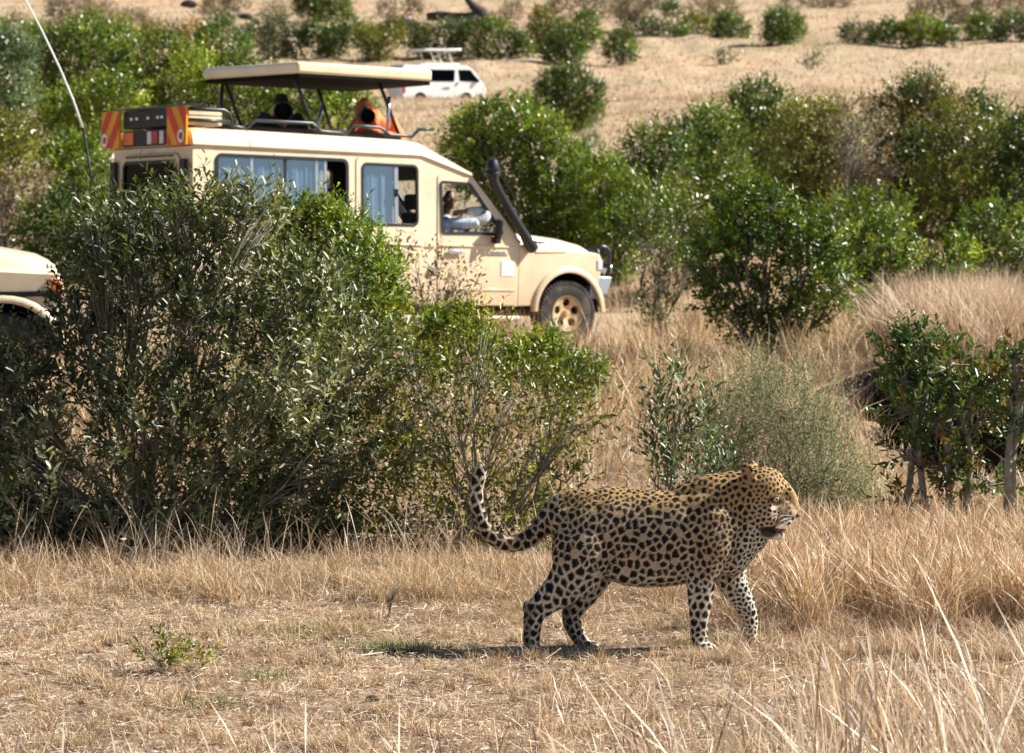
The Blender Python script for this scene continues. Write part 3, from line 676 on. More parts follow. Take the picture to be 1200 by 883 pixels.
    # ---- roof rails
    rl = [[(-5.25, 2.70), (-4.80, 2.70), (-4.73, 2.66), (-4.68, 2.52), (-4.50, 2.50)], [(-5.25, 2.57), (-4.72, 2.57)],
          [(-4.52, 2.50), (-4.38, 2.60), (-3.62, 2.60), (-3.50, 2.51), (-3.15, 2.50), (-3.05, 2.60), (-2.68, 2.59), (-2.54, 2.51), (-2.22, 2.50), (-2.13, 2.59), (-1.92, 2.60)]]
    for s in (0, 1):
        for k, r in enumerate(rl):
            P = []
            for i in range(len(r)-1):
                for t in (0, .5): P.append(np.array(r[i])*(1-t)+np.array(r[i+1])*t)
            P.append(np.array(r[-1]))
            mb = MB().tube([(p[0], YR+.22, p[1]) for p in P], .021, 8)
            (mb if not s else mb.mirror(YC)).build('roof_rail', M['blacktube'], e, smooth=True)
    # folded awning / planks on the rear rack
    for k in range(3): MB().box((-5.22, YR+.30, 2.52+.055*k), (-4.78, YL-.4, 2.565+.055*k)).build('rack_board', M['cream_matt'], e, bevel=.008)
    # ---- rear rack: box, lamp strip and hazard boards
    rb = MB().box((-5.33, -.28, 2.50), (-5.15, .82, 2.71)).build('rear_box', blk, e, bevel=.012)
    for y in (-.18, -.08, .16, .44, .58): MB().box((-5.336, y, 2.60), (-5.328, y+.06, 2.63)).build('vent', M['silver'], rb)
    ls = MB().box((-5.33, -.28, 2.29), (-5.2, .82, 2.48)).build('lamp_strip', blk, e, bevel=.01)
    for y0, y1, m_ in ((.55, .78, 'lamp_orange'), (.10, .20, 'lamp_clear'), (-.06, .08, 'lamp_red'), (-.20, -.10, 'lamp_clear')):
        MB().box((-5.34, y0, 2.31), (-5.325, y1, 2.46)).build('lens', M[m_], ls, bevel=.005)
    MB().box((-5.345, -.86, 2.725), (-5.20, 1.10, 2.745)).build('rack_bar', M['blacktube'], e)
    for (y0, y1, sgn) in ((-.80, -.34, 1), (.84, 1.30, -1)):
        z0, z1 = 2.28, 2.72
        pl = MB().box((-5.37, y0, z0), (-5.345, y1, z1)).build('hazard_board', M['yellow'], e, bevel=.004)
        # diagonal red stripes clipped to the board
        Wd = y1-y0; Hh = z1-z0; mb = MB()
        def clip(poly):
            for axi, lim, keep in ((0, y0+.004, 1), (0, y1-.004, -1), (1, z0+.004, 1), (1, z1-.004, -1)):
                out = []
                for i in range(len(poly)):
                    p, q = poly[i], poly[(i+1) % len(poly)]; ip = keep*(p[axi]-lim) >= 0; iq = keep*(q[axi]-lim) >= 0
                    if ip: out.append(p)
                    if ip != iq:
                        t = (lim-p[axi])/(q[axi]-p[axi]); out.append((p[0]+(q[0]-p[0])*t, p[1]+(q[1]-p[1])*t))
                poly = out
                if not poly: return poly
            return poly
        for k in range(-2, 4):
            wdt = .03; o_ = k*.30; sl = 1.35*sgn
            ya = y0+Wd/2+o_
            poly = clip([(ya-.12, z0-.3), (ya+wdt-.0, z0-.3), (ya+wdt+(Hh+.6)/sl, z1+.3), (ya-.12+(Hh+.6)/sl, z1+.3)])
            if len(poly) > 2: mb.add([(-5.374, a, b) for a, b in poly], [tuple(range(len(poly)))])
        mb.build('red_stripe', M['red'], pl, fix=False)
        yc_ = y0+Wd*.22 if sgn > 0 else y0+Wd*.78
        mb = MB().lathe([(.045, -.006), (.078, -.006), (.078, 0), (.045, 0), (.045, -.006)], (-5.376, yc_, z0+.10), 0, 28); mb.build('reflector_ring', M['silver'], pl, smooth=30)
        MB().lathe([(0, -.010), (.045, -.010), (.045, 0)], (-5.376, yc_, z0+.10), 0, 24).build('reflector', M['lamp_red'], pl, smooth=30)
    # ---- front: fenders, hood, cowl, windscreen
    fa = arch(-.03, .42, .49, 172, 12)
    fen = [(-.80, .48)]+fa+[(.43, .78), (.47, .92), (.47, 1.10), (.40, 1.15), (-.78, 1.22)]
    both(lambda mb: mb.panel(fen, [], YR, .03), 'fender', cream, bevel=.012)
    def hoodf(mb):
        mb.hexa([(-.80, YR+.0, 1.12), (.42, YR+.02, 1.08), (.42, YR+.22, 1.08), (-.80, YR+.22, 1.12), (-.80, YR+.02, 1.22), (.40, YR+.04, 1.155), (.40, YR+.24, 1.175), (-.80, YR+.24, 1.25)])
    both(hoodf, 'fender_top', cream, bevel=.02)
    hs = []
    hb = MB(); V = []
    secs = ((-.80, 1.24, 1.385), (-.45, 1.23, 1.37), (0, 1.19, 1.325), (.35, 1.15, 1.255), (.46, 1.12, 1.20))
    for x, z0, z1 in secs:
        i0, i1 = YR+.20, YL-.20
        P = [(i0-.02, z0-.08), (i0, z0), (i0+.06, z1-.03), (i0+.16, z1), (YC-.3, z1+.015), (YC, z1+.02), (YC+.3, z1+.015), (i1-.16, z1), (i1-.06, z1-.03), (i1, z0), (i1+.02, z0-.08)]
        V += [(x, y, z) for y, z in P]
    m = 11; F = [(i*m+j, i*m+j+1, (i+1)*m+j+1, (i+1)*m+j) for i in range(4) for j in range(10)]+[tuple(range(m)), tuple(range(4*m, 5*m))]
    hb.add(V, F).build('hood', cream, e, bevel=.01)
    # air scoop under the snorkel foot
    scp = MB().hexa([(-.55, YR-.015, 1.13), (-.06, YR-.015, 1.15), (-.10, YR+.16, 1.15), (-.62, YR+.16, 1.13), (-.58, YR+.01, 1.265), (-.05, YR+.02, 1.225), (-.07, YR+.17, 1.235), (-.62, YR+.17, 1.275)]).build('air_scoop', M['cream'], e, bevel=.02)
    MB().hexa([(-.60, YR-.0, 1.268), (-.04, YR+.01, 1.226), (-.06, YR+.18, 1.24), (-.64, YR+.17, 1.28), (-.60, YR+.0, 1.30), (-.04, YR+.02, 1.25), (-.06, YR+.18, 1.26), (-.64, YR+.17, 1.31)]).build('scoop_cover', blk, scp, bevel=.008)
    # wheel arch flares
    for cx in (-.03, -3.95):
        n = 18; V = []
        for k in range(n+1):
            a = R_(180-180*k/n) if cx > -1 else R_(180-180*k/n)
            for rr, dy in ((.485, 0), (.485, -.035), (.515, -.042), (.555, -.022), (.565, .0)):
                V.append((cx+rr*math.cos(a), YR+dy, .42+rr*math.sin(a)))
        F = [(k*5+j, k*5+j+1, (k+1)*5+j+1, (k+1)*5+j) for k in range(n) for j in range(4)]
        both(lambda mb: mb.add(V, F), 'wheel_flare', cream, smooth=40)
    # wheel wells, chassis and floor, interior walls kept dark
    for cx in (-.03, -3.95):
        both(lambda mb: mb.add([(cx+.49*math.cos(R_(a)), y, .42+.49*math.sin(R_(a))) for a in range(0, 181, 15) for y in (YR+.03, YR+.42)], [(2*i, 2*i+1, 2*i+3, 2*i+2) for i in range(12)]+[tuple(range(1, 26, 2))]), 'wheel_well', M['dark'])
    MB().box((-5.2, YR+.35, .42), (.45, YL-.35, .60)).build('chassis', M['dark'], e, bevel=.02)
    MB().box((-5.25, YR+.05, .60), (-.82, YL-.05, .66)).build('floor', M['dark'], e)
    MB().box((-.86, YR+.05, .60), (-.80, YL-.05, 1.22)).build('bulkhead', M['dark'], e)
    MB().box((-.84, YR+.06, 1.20), (-.45, YL-.06, 1.235)).build('cowl', blk, e)
    MB().hexa([(-.95, YR+.06, 1.14), (-.80, YR+.06, 1.14), (-.80, YL-.06, 1.14), (-.95, YL-.06, 1.14), (-1.12, YR+.06, 1.33), (-.86, YR+.06, 1.36), (-.86, YL-.06, 1.36), (-1.12, YL-.06, 1.33)]).build('dashboard', M['dark'], e, bevel=.02)
    # windscreen with frame
    MB().add([(-1.455, YR+.10, 2.04), (-.80, YR+.06, 1.27), (-.80, YL-.06, 1.27), (-1.455, YL-.10, 2.04)], [(0, 1, 2, 3)]).build('windscreen', M['glass'], e, fix=False)
    both(lambda mb: mb.tube([(-1.47, YR+.075, 2.06), (-1.1, YR+.05, 1.64), (-.76, YR+.03, 1.25)], .030, 8), 'windscreen_pillar', M['blacktube'], smooth=True)
    MB().tube([(-1.46, YR+.08, 2.05), (-1.46, YL-.08, 2.05)], .028, 8).build('windscreen_header', M['blacktube'], e, smooth=True)
    # front end
    fp = MB().box((.44, YR+.04, .72), (.475, YL-.04, 1.14)).build('front_panel', cream, e, bevel=.01)
    gr = MB().box((.472, YC-.48, .84), (.49, YC+.48, 1.08)).build('grille', blk, fp)
    for k in range(4): MB().box((.488, YC-.46, .865+.055*k), (.50, YC+.46, .885+.055*k)).build('slat', M['silver'], gr)
    for y in (YC-.68, YC+.68):
        hl = MB().lathe([(.12, 0), (.12, .03), (.09, .045), (0, .055)], (.47, y, .97), 0, 28).build('headlight', M['lamp_clear'], fp, smooth=40)
    for s in (0, 1):
        tl = MB().box((.40, YR-.012, .94), (.485, YR+.10, 1.07))
        (tl if not s else tl.mirror(YC)).build('turn_signal', M['lamp_orange' if frontlamp else 'lamp_clear'], fp, bevel=.01)
    # bumper and bull bar
    bp = MB(); prof = [(.30, .60), (.42, .585), (.60, .66), (.66, .86), (.36, .87)]
    V = [(x, y, z) for y in (YR+.02, YL-.02) for x, z in prof]; bp.add(V, [(0, 1, 6, 5), (1, 2, 7, 6), (2, 3, 8, 7), (3, 4, 9, 8), (4, 0, 5, 9), (0, 4, 3, 2, 1), (5, 6, 7, 8, 9)])
    bmp = bp.build('bumper', M['bumper'], e, bevel=.015)
    MB().box((.25, YR+.2, .48), (.42, YL-.2, .62)).build('skid_plate', M['dark'], bmp, bevel=.01)
    for y in (YR+.10, YL-.10):
        P = [(.46, y, 1.225), (.56, y, 1.235), (.61, y, 1.225), (.65, y, 1.18), (.66, y, 1.1), (.66, y, .95), (.63, y, .86)]
        MB().tube(P, .030, 10).build('bull_bar', M['blacktube'], e, smooth=True)
        MB().tube([(.46, y, 1.225), (.50, y, 1.1), (.51, y, .88)], .026, 8).build('bull_bar', M['blacktube'], e, smooth=True)
    for z in (1.20, 1.0): MB().tube([(.65, YR+.10, z), (.67, YC, z), (.65, YL-.10, z)], .030, 10).build('bull_bar', M['blacktube'], e, smooth=True)
    MB().lathe([(0, 0), (.06, 0), (.08, .04), (.08, .07), (0, .08)], (.67, YR+.22, .96), 0, 20).build('fog_lamp', M['silver'], e, smooth=40)
    # snorkel
    sn = MB().tube([(-.60, YR-.045, 1.18), (-.68, YR-.055, 1.26), (-.80, YR-.055, 1.42), (-.98, YR-.055, 1.66), (-1.13, YR-.055, 1.86), (-1.21, YR-.065, 1.97), (-1.245, YR-.07, 2.06)], [.070, .072, .056, .052, .055, .062, .066], 14).build('snorkel', M['snorkel'], e, smooth=50)
    MB().lathe([(.068, 2.04), (.075, 2.05), (.100, 2.06), (.104, 2.085), (.098, 2.10), (.078, 2.105), (.092, 2.12), (.094, 2.14), (.078, 2.20), (.060, 2.25), (0, 2.26)], (-1.245, YR-.07, 0), 2, 24).build('snorkel_head', M['snorkel'], sn, smooth=40)
    # mirror
    mi = MB().hexa([(-1.24, YR-.17, 1.30), (-1.18, YR-.19, 1.30), (-1.13, YR-.03, 1.32), (-1.19, YR-.03, 1.32), (-1.20, YR-.17, 1.52), (-1.14, YR-.19, 1.52), (-1.10, YR-.03, 1.54), (-1.15, YR-.03, 1.54)]).build('wing_mirror', blk, e, bevel=.015)
    MB().box((-1.20, YR-.10, 1.24), (-1.12, YR-.0, 1.32)).build('mirror_bracket', blk, mi, bevel=.01)
    # running boards, mud flap, fuel cap
    both(lambda mb: [mb.tube([(-3.35, YR-.06, .33), (-.95, YR-.06, .33), (-.83, YR-.055, .33), (-.80, YR+.0, .34)], .036, 10), mb.box((-3.3, YR-.05, .335), (-.85, YR+.14, .365))], 'running_board', cream, smooth=40)
    MB().lathe([(0, -.03), (.04, -.03), (.05, -.015), (.05, 0)], (-2.05, YR-.002, .90), 1, 24).build('fuel_cap', M['silver'], e, smooth=40)
    # wheels
    def wheel(x, y, s, steer=0):
        prof = [(.20, .115), (.24, .125), (.33, .130), (.375, .115), (.395, .085), (.40, .03), (.40, -.03), (.395, -.085), (.375, -.115), (.33, -.13), (.24, -.125), (.20, -.115)]
        t = empty('wheel'); t.parent = e; t.location = (x, y, .40); t.rotation_euler = (0, 0, steer+(math.pi if s else 0))
        tm = MB().lathe([(r, -u) for r, u in prof], (0, 0, 0), 1, 56)
        for k in range(52):
            a = 2*math.pi*k/52; ca, sa = math.cos(a), math.sin(a)
            for u0, u1, dd in ((-.10, -.035, 0), (-.03, .03, .5), (.035, .10, 0), (-.13, -.105, .2), (.105, .13, .2)):
                aa = a+dd*2*math.pi/52; c_, s_ = math.cos(aa), math.sin(aa); hw = .017; r0 = .39 if abs(u0+u1) < .19 else .355; r1 = .412 if abs(u0+u1) < .19 else .393
                V = [(r*c_-h*s_, u, r*s_+h*c_) for r in (r0, r1) for u, h in ((u0, -hw), (u1, -hw), (u1, hw), (u0, hw))]
                tm.hexa(V)
        tm.build('tyre', M['rubber'], t, smooth=35)
        hol = [[(.135*math.cos(R_(72*k+90))+(.050*math.cos(R_(q))*math.cos(R_(72*k+90)) - .052*math.sin(R_(q))*math.sin(R_(72*k+90))), .135*math.sin(R_(72*k+90))+(.050*math.cos(R_(q))*math.sin(R_(72*k+90))+.052*math.sin(R_(q))*math.cos(R_(72*k+90)))) for q in range(0, 360, 30)] for k in range(5)]
        rm = MB().panel([(.212*math.cos(R_(q)), .212*math.sin(R_(q))) for q in range(0, 360, 10)], hol, -.075, .02, lambda x, z: .03*math.cos(min(1, math.hypot(x, z)/.21)*math.pi))
        rm.lathe([(.205, -.118), (.218, -.125), (.222, -.11), (.212, -.07), (.205, .10)], (0, 0, 0), 1, 48)
        rm.lathe([(0, -.135), (.030, -.133), (.038, -.115), (.040, -.06), (.06, -.05)], (0, 0, 0), 1, 24)
        rm.build('rim', M['rim'], t, smooth=35)
        hb_ = MB().lathe([(0, .0), (.19, .0), (.19, .05), (0, .05)], (0, 0, 0), 1, 24)
        hb_.build('brake_drum', M['dark'], t, smooth=40)
    wheel(-.03, YR+.12, 0, R_(-4)); wheel(-.03, YL-.12, 1, R_(-4)); wheel(-3.95, YR+.12, 0); wheel(-3.95, YL-.12, 1)
    MB().tube([(-.03, YR+.2, .4), (-.03, YL-.2, .4)], .05, 8).build('axle', M['dark'], e, smooth=True)
    MB().tube([(-3.95, YR+.2, .4), (-3.95, YL-.2, .4)], .05, 8).build('axle', M['dark'], e, smooth=True)
    # seats
    def seat(x, y, w_=.50, back=.62, z=.98):
        s = MB().box((x-.24, y-w_/2, z-.16), (x+.26, y+w_/2, z)).build('seat', M['seat'], e, bevel=.04, seg=3)
        MB().hexa([(x-.34, y-w_/2, z-.1), (x-.22, y-w_/2, z-.1), (x-.22, y+w_/2, z-.1), (x-.34, y+w_/2, z-.1), (x-.46, y-w_/2+.03, z+back), (x-.36, y-w_/2+.03, z+back), (x-.36, y+w_/2-.03, z+back), (x-.46, y+w_/2-.03, z+back)]).build('backrest', M['seat'], s, bevel=.04, seg=3)
        MB().box((x-.48, y-.12, z+back+.03), (x-.38, y+.12, z+back+.22)).build('headrest', M['seat'], s, bevel=.04, seg=3)
        MB().box((x-.2, y-.2, .66), (x+.2, y+.2, z-.15)).build('seat_base', M['dark'], s)
    seat(-1.62, -.40); seat(-1.62, .68); seat(-2.75, -.40, back=.66); seat(-2.75, .68, back=.66); seat(-3.6, .68); seat(-4.4, .68); seat(-4.4, -.4)
    stw = MB(); P = [(-1.24+.06*math.sin(R_(a))*1, -.40+.19*math.cos(R_(a)), 1.36+.18*math.sin(R_(a))) for a in range(0, 361, 15)]
    stw.tube(P, .014, 6).tube([(-1.24, -.58, 1.36), (-1.24, -.22, 1.36)], .012, 6).tube([(-1.24, -.4, 1.36), (-1.0, -.4, 1.25)], .02, 6); stw.build('steering_wheel', blk, e, smooth=True)
    return e

VX = Vector((0.82189029, 0.56796429, -0.04373696)); VY = Vector((-0.56940841, 0.82133908, -0.03429548)); VZ = VX.cross(VY)
VO = Vector((0.21128225, 37.63419661, -0.49149789))
MV = Matrix(((VX.x, VY.x, VZ.x, VO.x), (VX.y, VY.y, VZ.y, VO.y), (VX.z, VY.z, VZ.z, VO.z), (0, 0, 0, 1)))
main = build_safari(MV, 'safari_vehicle', 'cream long wheelbase safari vehicle with lifted roof, snorkel and a driver at the open window')
# second vehicle, only its nose in view at the left edge
yaw2 = R_(14); o2 = at(52, 372, 25.4)
M2 = Matrix.Translation((o2[0]-.54, 25.4+.85, float(ground(o2[0], 26.2))-.09)) @ Matrix.Rotation(yaw2, 4, 'Z') @ Matrix.Scale(1.0, 4)
def copy_tree(o, parent=None):
    c = o.copy(); COL.objects.link(c)
    if parent is not None: c.parent = parent
    for ch in list(o.children): copy_tree(ch, c)
    return c
second = copy_tree(main); second.matrix_world = M2
second['label'] = 'pale vehicle nose with black moulding and orange lamp at the left edge'
for ch in list(second.children_recursive):
    if ch.name.startswith(('bull_bar', 'fog_lamp', 'bumper', 'skid_plate', 'spare_wheel', 'cover_stripe')):
        bpy.data.objects.remove(ch); continue
    if ch.name.startswith('turn_signal'):
        ch.data = ch.data.copy(); ch.data.materials[0] = M['lamp_orange']
for y in (-.895,):
    MB().box((-.76, -.905, .955), (.47, -.88, 1.0)).build('side_moulding', M['black'], second, bevel=.006)
    MB().hexa([(.40, -.895, 1.0), (.475, -.885, 1.0), (.475, -.82, 1.0), (.40, -.82, 1.0), (.37, -.895, 1.11), (.47, -.885, 1.08), (.47, -.82, 1.08), (.37, -.82, 1.11)]).build('side_lamp', M['lamp_orange'], second, bevel=.01)
# whip aerial on the second vehicle's bull bar
inv = M2.inverted()
ap = [inv @ Vector(at(px, py, Y)) for px, py, Y in ((92, 330, 26.2), (113, 240, 26.2), (97, 150, 26.2))]
bp = [inv @ Vector(at(px, py, 26.2)) for px, py in ((97, 150), (86, 118), (70, 80), (50, 38), (26, -8), (12, -40))]
MB().tube([tuple(v) for v in ap], [.014, .012, .012], 6).build('aerial_base', M['black'], second, smooth=True)
MB().tube([tuple(v) for v in bp], [.011, .010, .009, .008, .006, .004], 6).build('aerial', M['white'], second, smooth=True)

# ------------------------------------------------------------------ white minibus on the hill
def build_van():
    e = empty('minibus'); D = 138.0
    c = at(512, 124, D); gz = float(ground(c[0], D))
    e.location = (c[0], D, c[2]-.10); e.rotation_euler = (0, R_(0), R_(27)); e.scale = (.9, .9, .95)
    tag(e, 'white minibus with its pop top roof raised, parked on the slope beyond', 'minibus')
    W2_ = .88
    arch = lambda cx, r: [(cx+r*math.cos(R_(a)), .34+r*math.sin(R_(a))) for a in range(170, 9, -16)]
    side = [(-2.30, .40)]+arch(-1.35, .40)+arch(1.25, .40)+[(2.10, .40), (2.36, .48), (2.38, .85), (2.28, 1.15), (1.62, 1.88), (1.25, 2.03), (-2.18, 2.06), (-2.30, 1.9)]
    wr = rpoly([(-2.05, 1.28), (-.02, 1.28), (.12, 1.78), (-2.05, 1.80)], .05); wm = rpoly([(-.0, 1.28), (.62, 1.28), (.62, 1.78), (.0, 1.78)], .05)
    wr = rpoly([(-2.05, 1.28), (-1.02, 1.28), (-1.02, 1.80), (-2.05, 1.80)], .05); wm = rpoly([(-.96, 1.28), (.56, 1.28), (.62, 1.80), (-.96, 1.80)], .05); wf = rpoly([(.90, 1.30), (1.98, 1.26), (1.50, 1.80), (.84, 1.80)], .05)
    lean = lambda x, z: max(0, z-1.1)*.12
    for s in (0, 1):
        def B(mb, nm, m_, par=e, **k): return (mb.mirror(0) if s else mb).build(nm, m_, par, **k)
        B(MB().panel(side, [wr, wm, wf], -W2_, .03, lean), 'body_side', M['white'], bevel=.01)
        for w_ in (wr, wm, wf): 
            p = B(MB().panel(w_, [], -W2_+.02, .006, lean), 'pane', M['glass_dark']); B(MB().panel(shrink(w_, -.03), [shrink(w_, .01)], -W2_-.008, .012, lean), 'window_frame', M['black'], p)
        B(MB().box((.70, -W2_-.03, 1.10), (.78, -W2_-.0, 1.22)), 'door_handle', M['black'])
        B(MB().box((-2.33, -W2_-.005, .70), (-2.18, -W2_+.02, 1.15)), 'tail_lamp', M['lamp_red'], bevel=.01)
        B(MB().box((-.05, -W2_-.006, .88), (.30, -W2_-.002, .99)), 'logo', plain('green_print', (.08, .30, .24), .5))
        B(MB().box((-.16, -W2_-.006, .88), (-.08, -W2_-.002, .99)), 'logo', M['lamp_clear'])
        B(MB().hexa([(2.18, -W2_-.01, .72), (2.385, -W2_+.02, .72), (2.385, -W2_+.25, .72), (2.18, -W2_+.1, .72), (2.14, -W2_-.01, 1.0), (2.30, -W2_+.02, 1.0), (2.30, -W2_+.25, 1.0), (2.14, -W2_+.1, 1.0)]), 'headlight', M['lamp_clear'], bevel=.02)
        B(MB().hexa([(1.85, -W2_-.14, 1.22), (1.92, -W2_-.14, 1.22), (1.92, -W2_+.04, 1.22), (1.85, -W2_+.04, 1.22), (1.80, -W2_-.12, 1.42), (1.88, -W2_-.12, 1.42), (1.88, -W2_+.04, 1.42), (1.80, -W2_+.04, 1.42)]), 'wing_mirror', M['black'], bevel=.02)
    V = []; prof = [(-2.30, .40), (-2.30, 1.9), (-2.18, 2.06), (1.25, 2.03), (1.62, 1.88), (2.28, 1.15), (2.38, .85), (2.36, .48), (2.10, .40)]
    def skin(P, nm, m_):
        mb = MB(); V = []
        for x, z in P:
            y = W2_-.015-max(0, z-1.1)*.12; V += [(x, -y, z), (x, y, z)]
        mb.add(V, [(2*i, 2*i+2, 2*i+3, 2*i+1) for i in range(len(P)-1)]); return mb.build(nm, m_, e, fix=False, smooth=30)
    skin(prof[0:2], 'rear_panel', M['white']); skin([(-2.30, 1.9), (-2.24, 2.0), (-2.18, 2.06), (1.25, 2.03), (1.45, 1.97), (1.62, 1.88)], 'roof', M['white'])
    skin([(1.62, 1.88), (2.2, 1.24)], 'windscreen', M['glass_dark']); skin([(2.2, 1.24), (2.28, 1.15), (2.38, .85), (2.36, .48), (2.10, .40)], 'front_panel', M['white'])
    MB().box((-2.25, -.8, .42), (2.1, .8, .5)).build('floor', M['dark'], e)
    MB().hexa([(1.0, -.75, .5), (1.4, -.75, .5), (1.4, .75, .5), (1.0, .75, .5), (.85, -.75, 1.5), (1.0, -.75, 1.5), (1.0, .75, 1.5), (.85, .75, 1.5)]).build('seat_row', M['seat'], e, bevel=.05)
    MB().box((-1.2, -.70, 2.05), (.9, .70, 2.12)).build('hatch_rim', M['white'], e, bevel=.02)
    MB().hexa([(-1.05, -.78, 2.72), (1.05, -.78, 2.74), (1.05, .78, 2.74), (-1.05, .78, 2.72), (-1.05, -.78, 2.83), (1.05, -.78, 2.85), (1.05, .78, 2.85), (-1.05, .78, 2.83)]).build('lifted_roof', M['white'], e, bevel=.03)
    for x in (-.55, .45):
        for y in (-.62, .62): MB().tube([(x-.12, y, 2.74), (x+.16, y, 2.08)], .035, 6).build('strut', M['white'], e, smooth=True)
    for x in (-1.35, 1.25):
        for y in (-.74, .74):
            t = MB().lathe([(.18, -.10), (.31, -.10), (.335, -.07), (.335, .07), (.31, .10), (.18, .10)], (x, y, .335), 1, 32).build('tyre', M['rubber'], e, smooth=40)
            MB().lathe([(0, -.06), (.10, -.09), (.18, -.08), (.18, .08), (.10, .09), (0, .06)], (x, y, .335), 1, 24).build('rim', M['silver'], t, smooth=40)
build_van()
# ------------------------------------------------------------------ bodies
def loft(P, A, B, side=(0, 1, 0), n=20, res=3, cap=.8):
    """closed tapered form: centres P, half widths A along `side`, B across; smooth through the points"""
    P = np.asarray(P, float); A = np.asarray(A, float); B = np.asarray(B, float)
    X = np.column_stack([P, A, B]); m = len(X)
    if m > 2 and res > 1:
        E = np.vstack([2*X[0]-X[1], X, 2*X[-1]-X[-2]]); out = []
        for i in range(1, m):
            for k in range(res):
                t = k/res; p0, p1, p2, p3 = E[i-1], E[i], E[i+1], E[i+2]
                out.append(.5*(2*p1+(p2-p0)*t+(2*p0-5*p1+4*p2-p3)*t*t+(3*p1-p0-3*p2+p3)*t**3))
        out.append(X[-1]); X = np.array(out)
    T = nrm(np.gradient(X[:, :3], axis=0))
    rows = [(X[i, :3], T[i], X[i, 3], X[i, 4]) for i in range(len(X))]
    def caps(r, s):
        c, t, a, b = r; o = []
        for u in (.35, .65, .88, .985):
            k = math.sqrt(1-u*u); o.append((c+s*t*u*cap*(a+b)/2, t, a*k, b*k))
        return o
    rows = caps(rows[0], -1)[::-1]+rows+caps(rows[-1], 1)
    V = []; side = np.asarray(side, float); ang = np.arange(n)*2*math.pi/n
    for c, t, a, b in rows:
        s = nrm(side-t*(side@t)); u = np.cross(t, s)
        V.append(c+np.outer(np.cos(ang)*a, s)+np.outer(np.sin(ang)*b, u))
    m = len(rows); V = np.concatenate(V); F = []
    for i in range(m-1):
        for j in range(n): F.append((i*n+j, (i+1)*n+j, (i+1)*n+(j+1) % n, i*n+(j+1) % n))
    F.append(tuple(range(n))); F.append(tuple(range((m-1)*n+n-1, (m-1)*n-1, -1)))
    return V, F
def ballp(c, r, n=16):
    mb = MB().ball(tuple(c), r, n, 10); return np.array(mb.v), mb.f
def fuse(shapes, voxel, smooth=6, factor=.5):
    """one continuous skin over overlapping forms"""
    mb = MB()
    for V, F in shapes: mb.add(V, F)
    me = bpy.data.meshes.new('tmp'); me.from_pydata(mb.v, [], mb.f)
    bm = bmesh.new(); bm.from_mesh(me); bmesh.ops.remove_doubles(bm, verts=list(bm.verts), dist=1e-6); bmesh.ops.recalc_face_normals(bm, faces=list(bm.faces)); bm.to_mesh(me); bm.free()
    o = bpy.data.objects.new('tmp', me); COL.objects.link(o)
    r = o.modifiers.new('r', 'REMESH'); r.mode = 'VOXEL'; r.voxel_size = voxel; r.use_smooth_shade = True
    s = o.modifiers.new('s', 'SMOOTH'); s.iterations = smooth; s.factor = factor
    dg = bpy.context.evaluated_depsgraph_get(); ev = o.evaluated_get(dg); out = bpy.data.meshes.new_from_object(ev)
    bpy.data.objects.remove(o); bpy.data.meshes.remove(me)
    out.polygons.foreach_set('use_smooth', [True]*len(out.polygons))
    return out

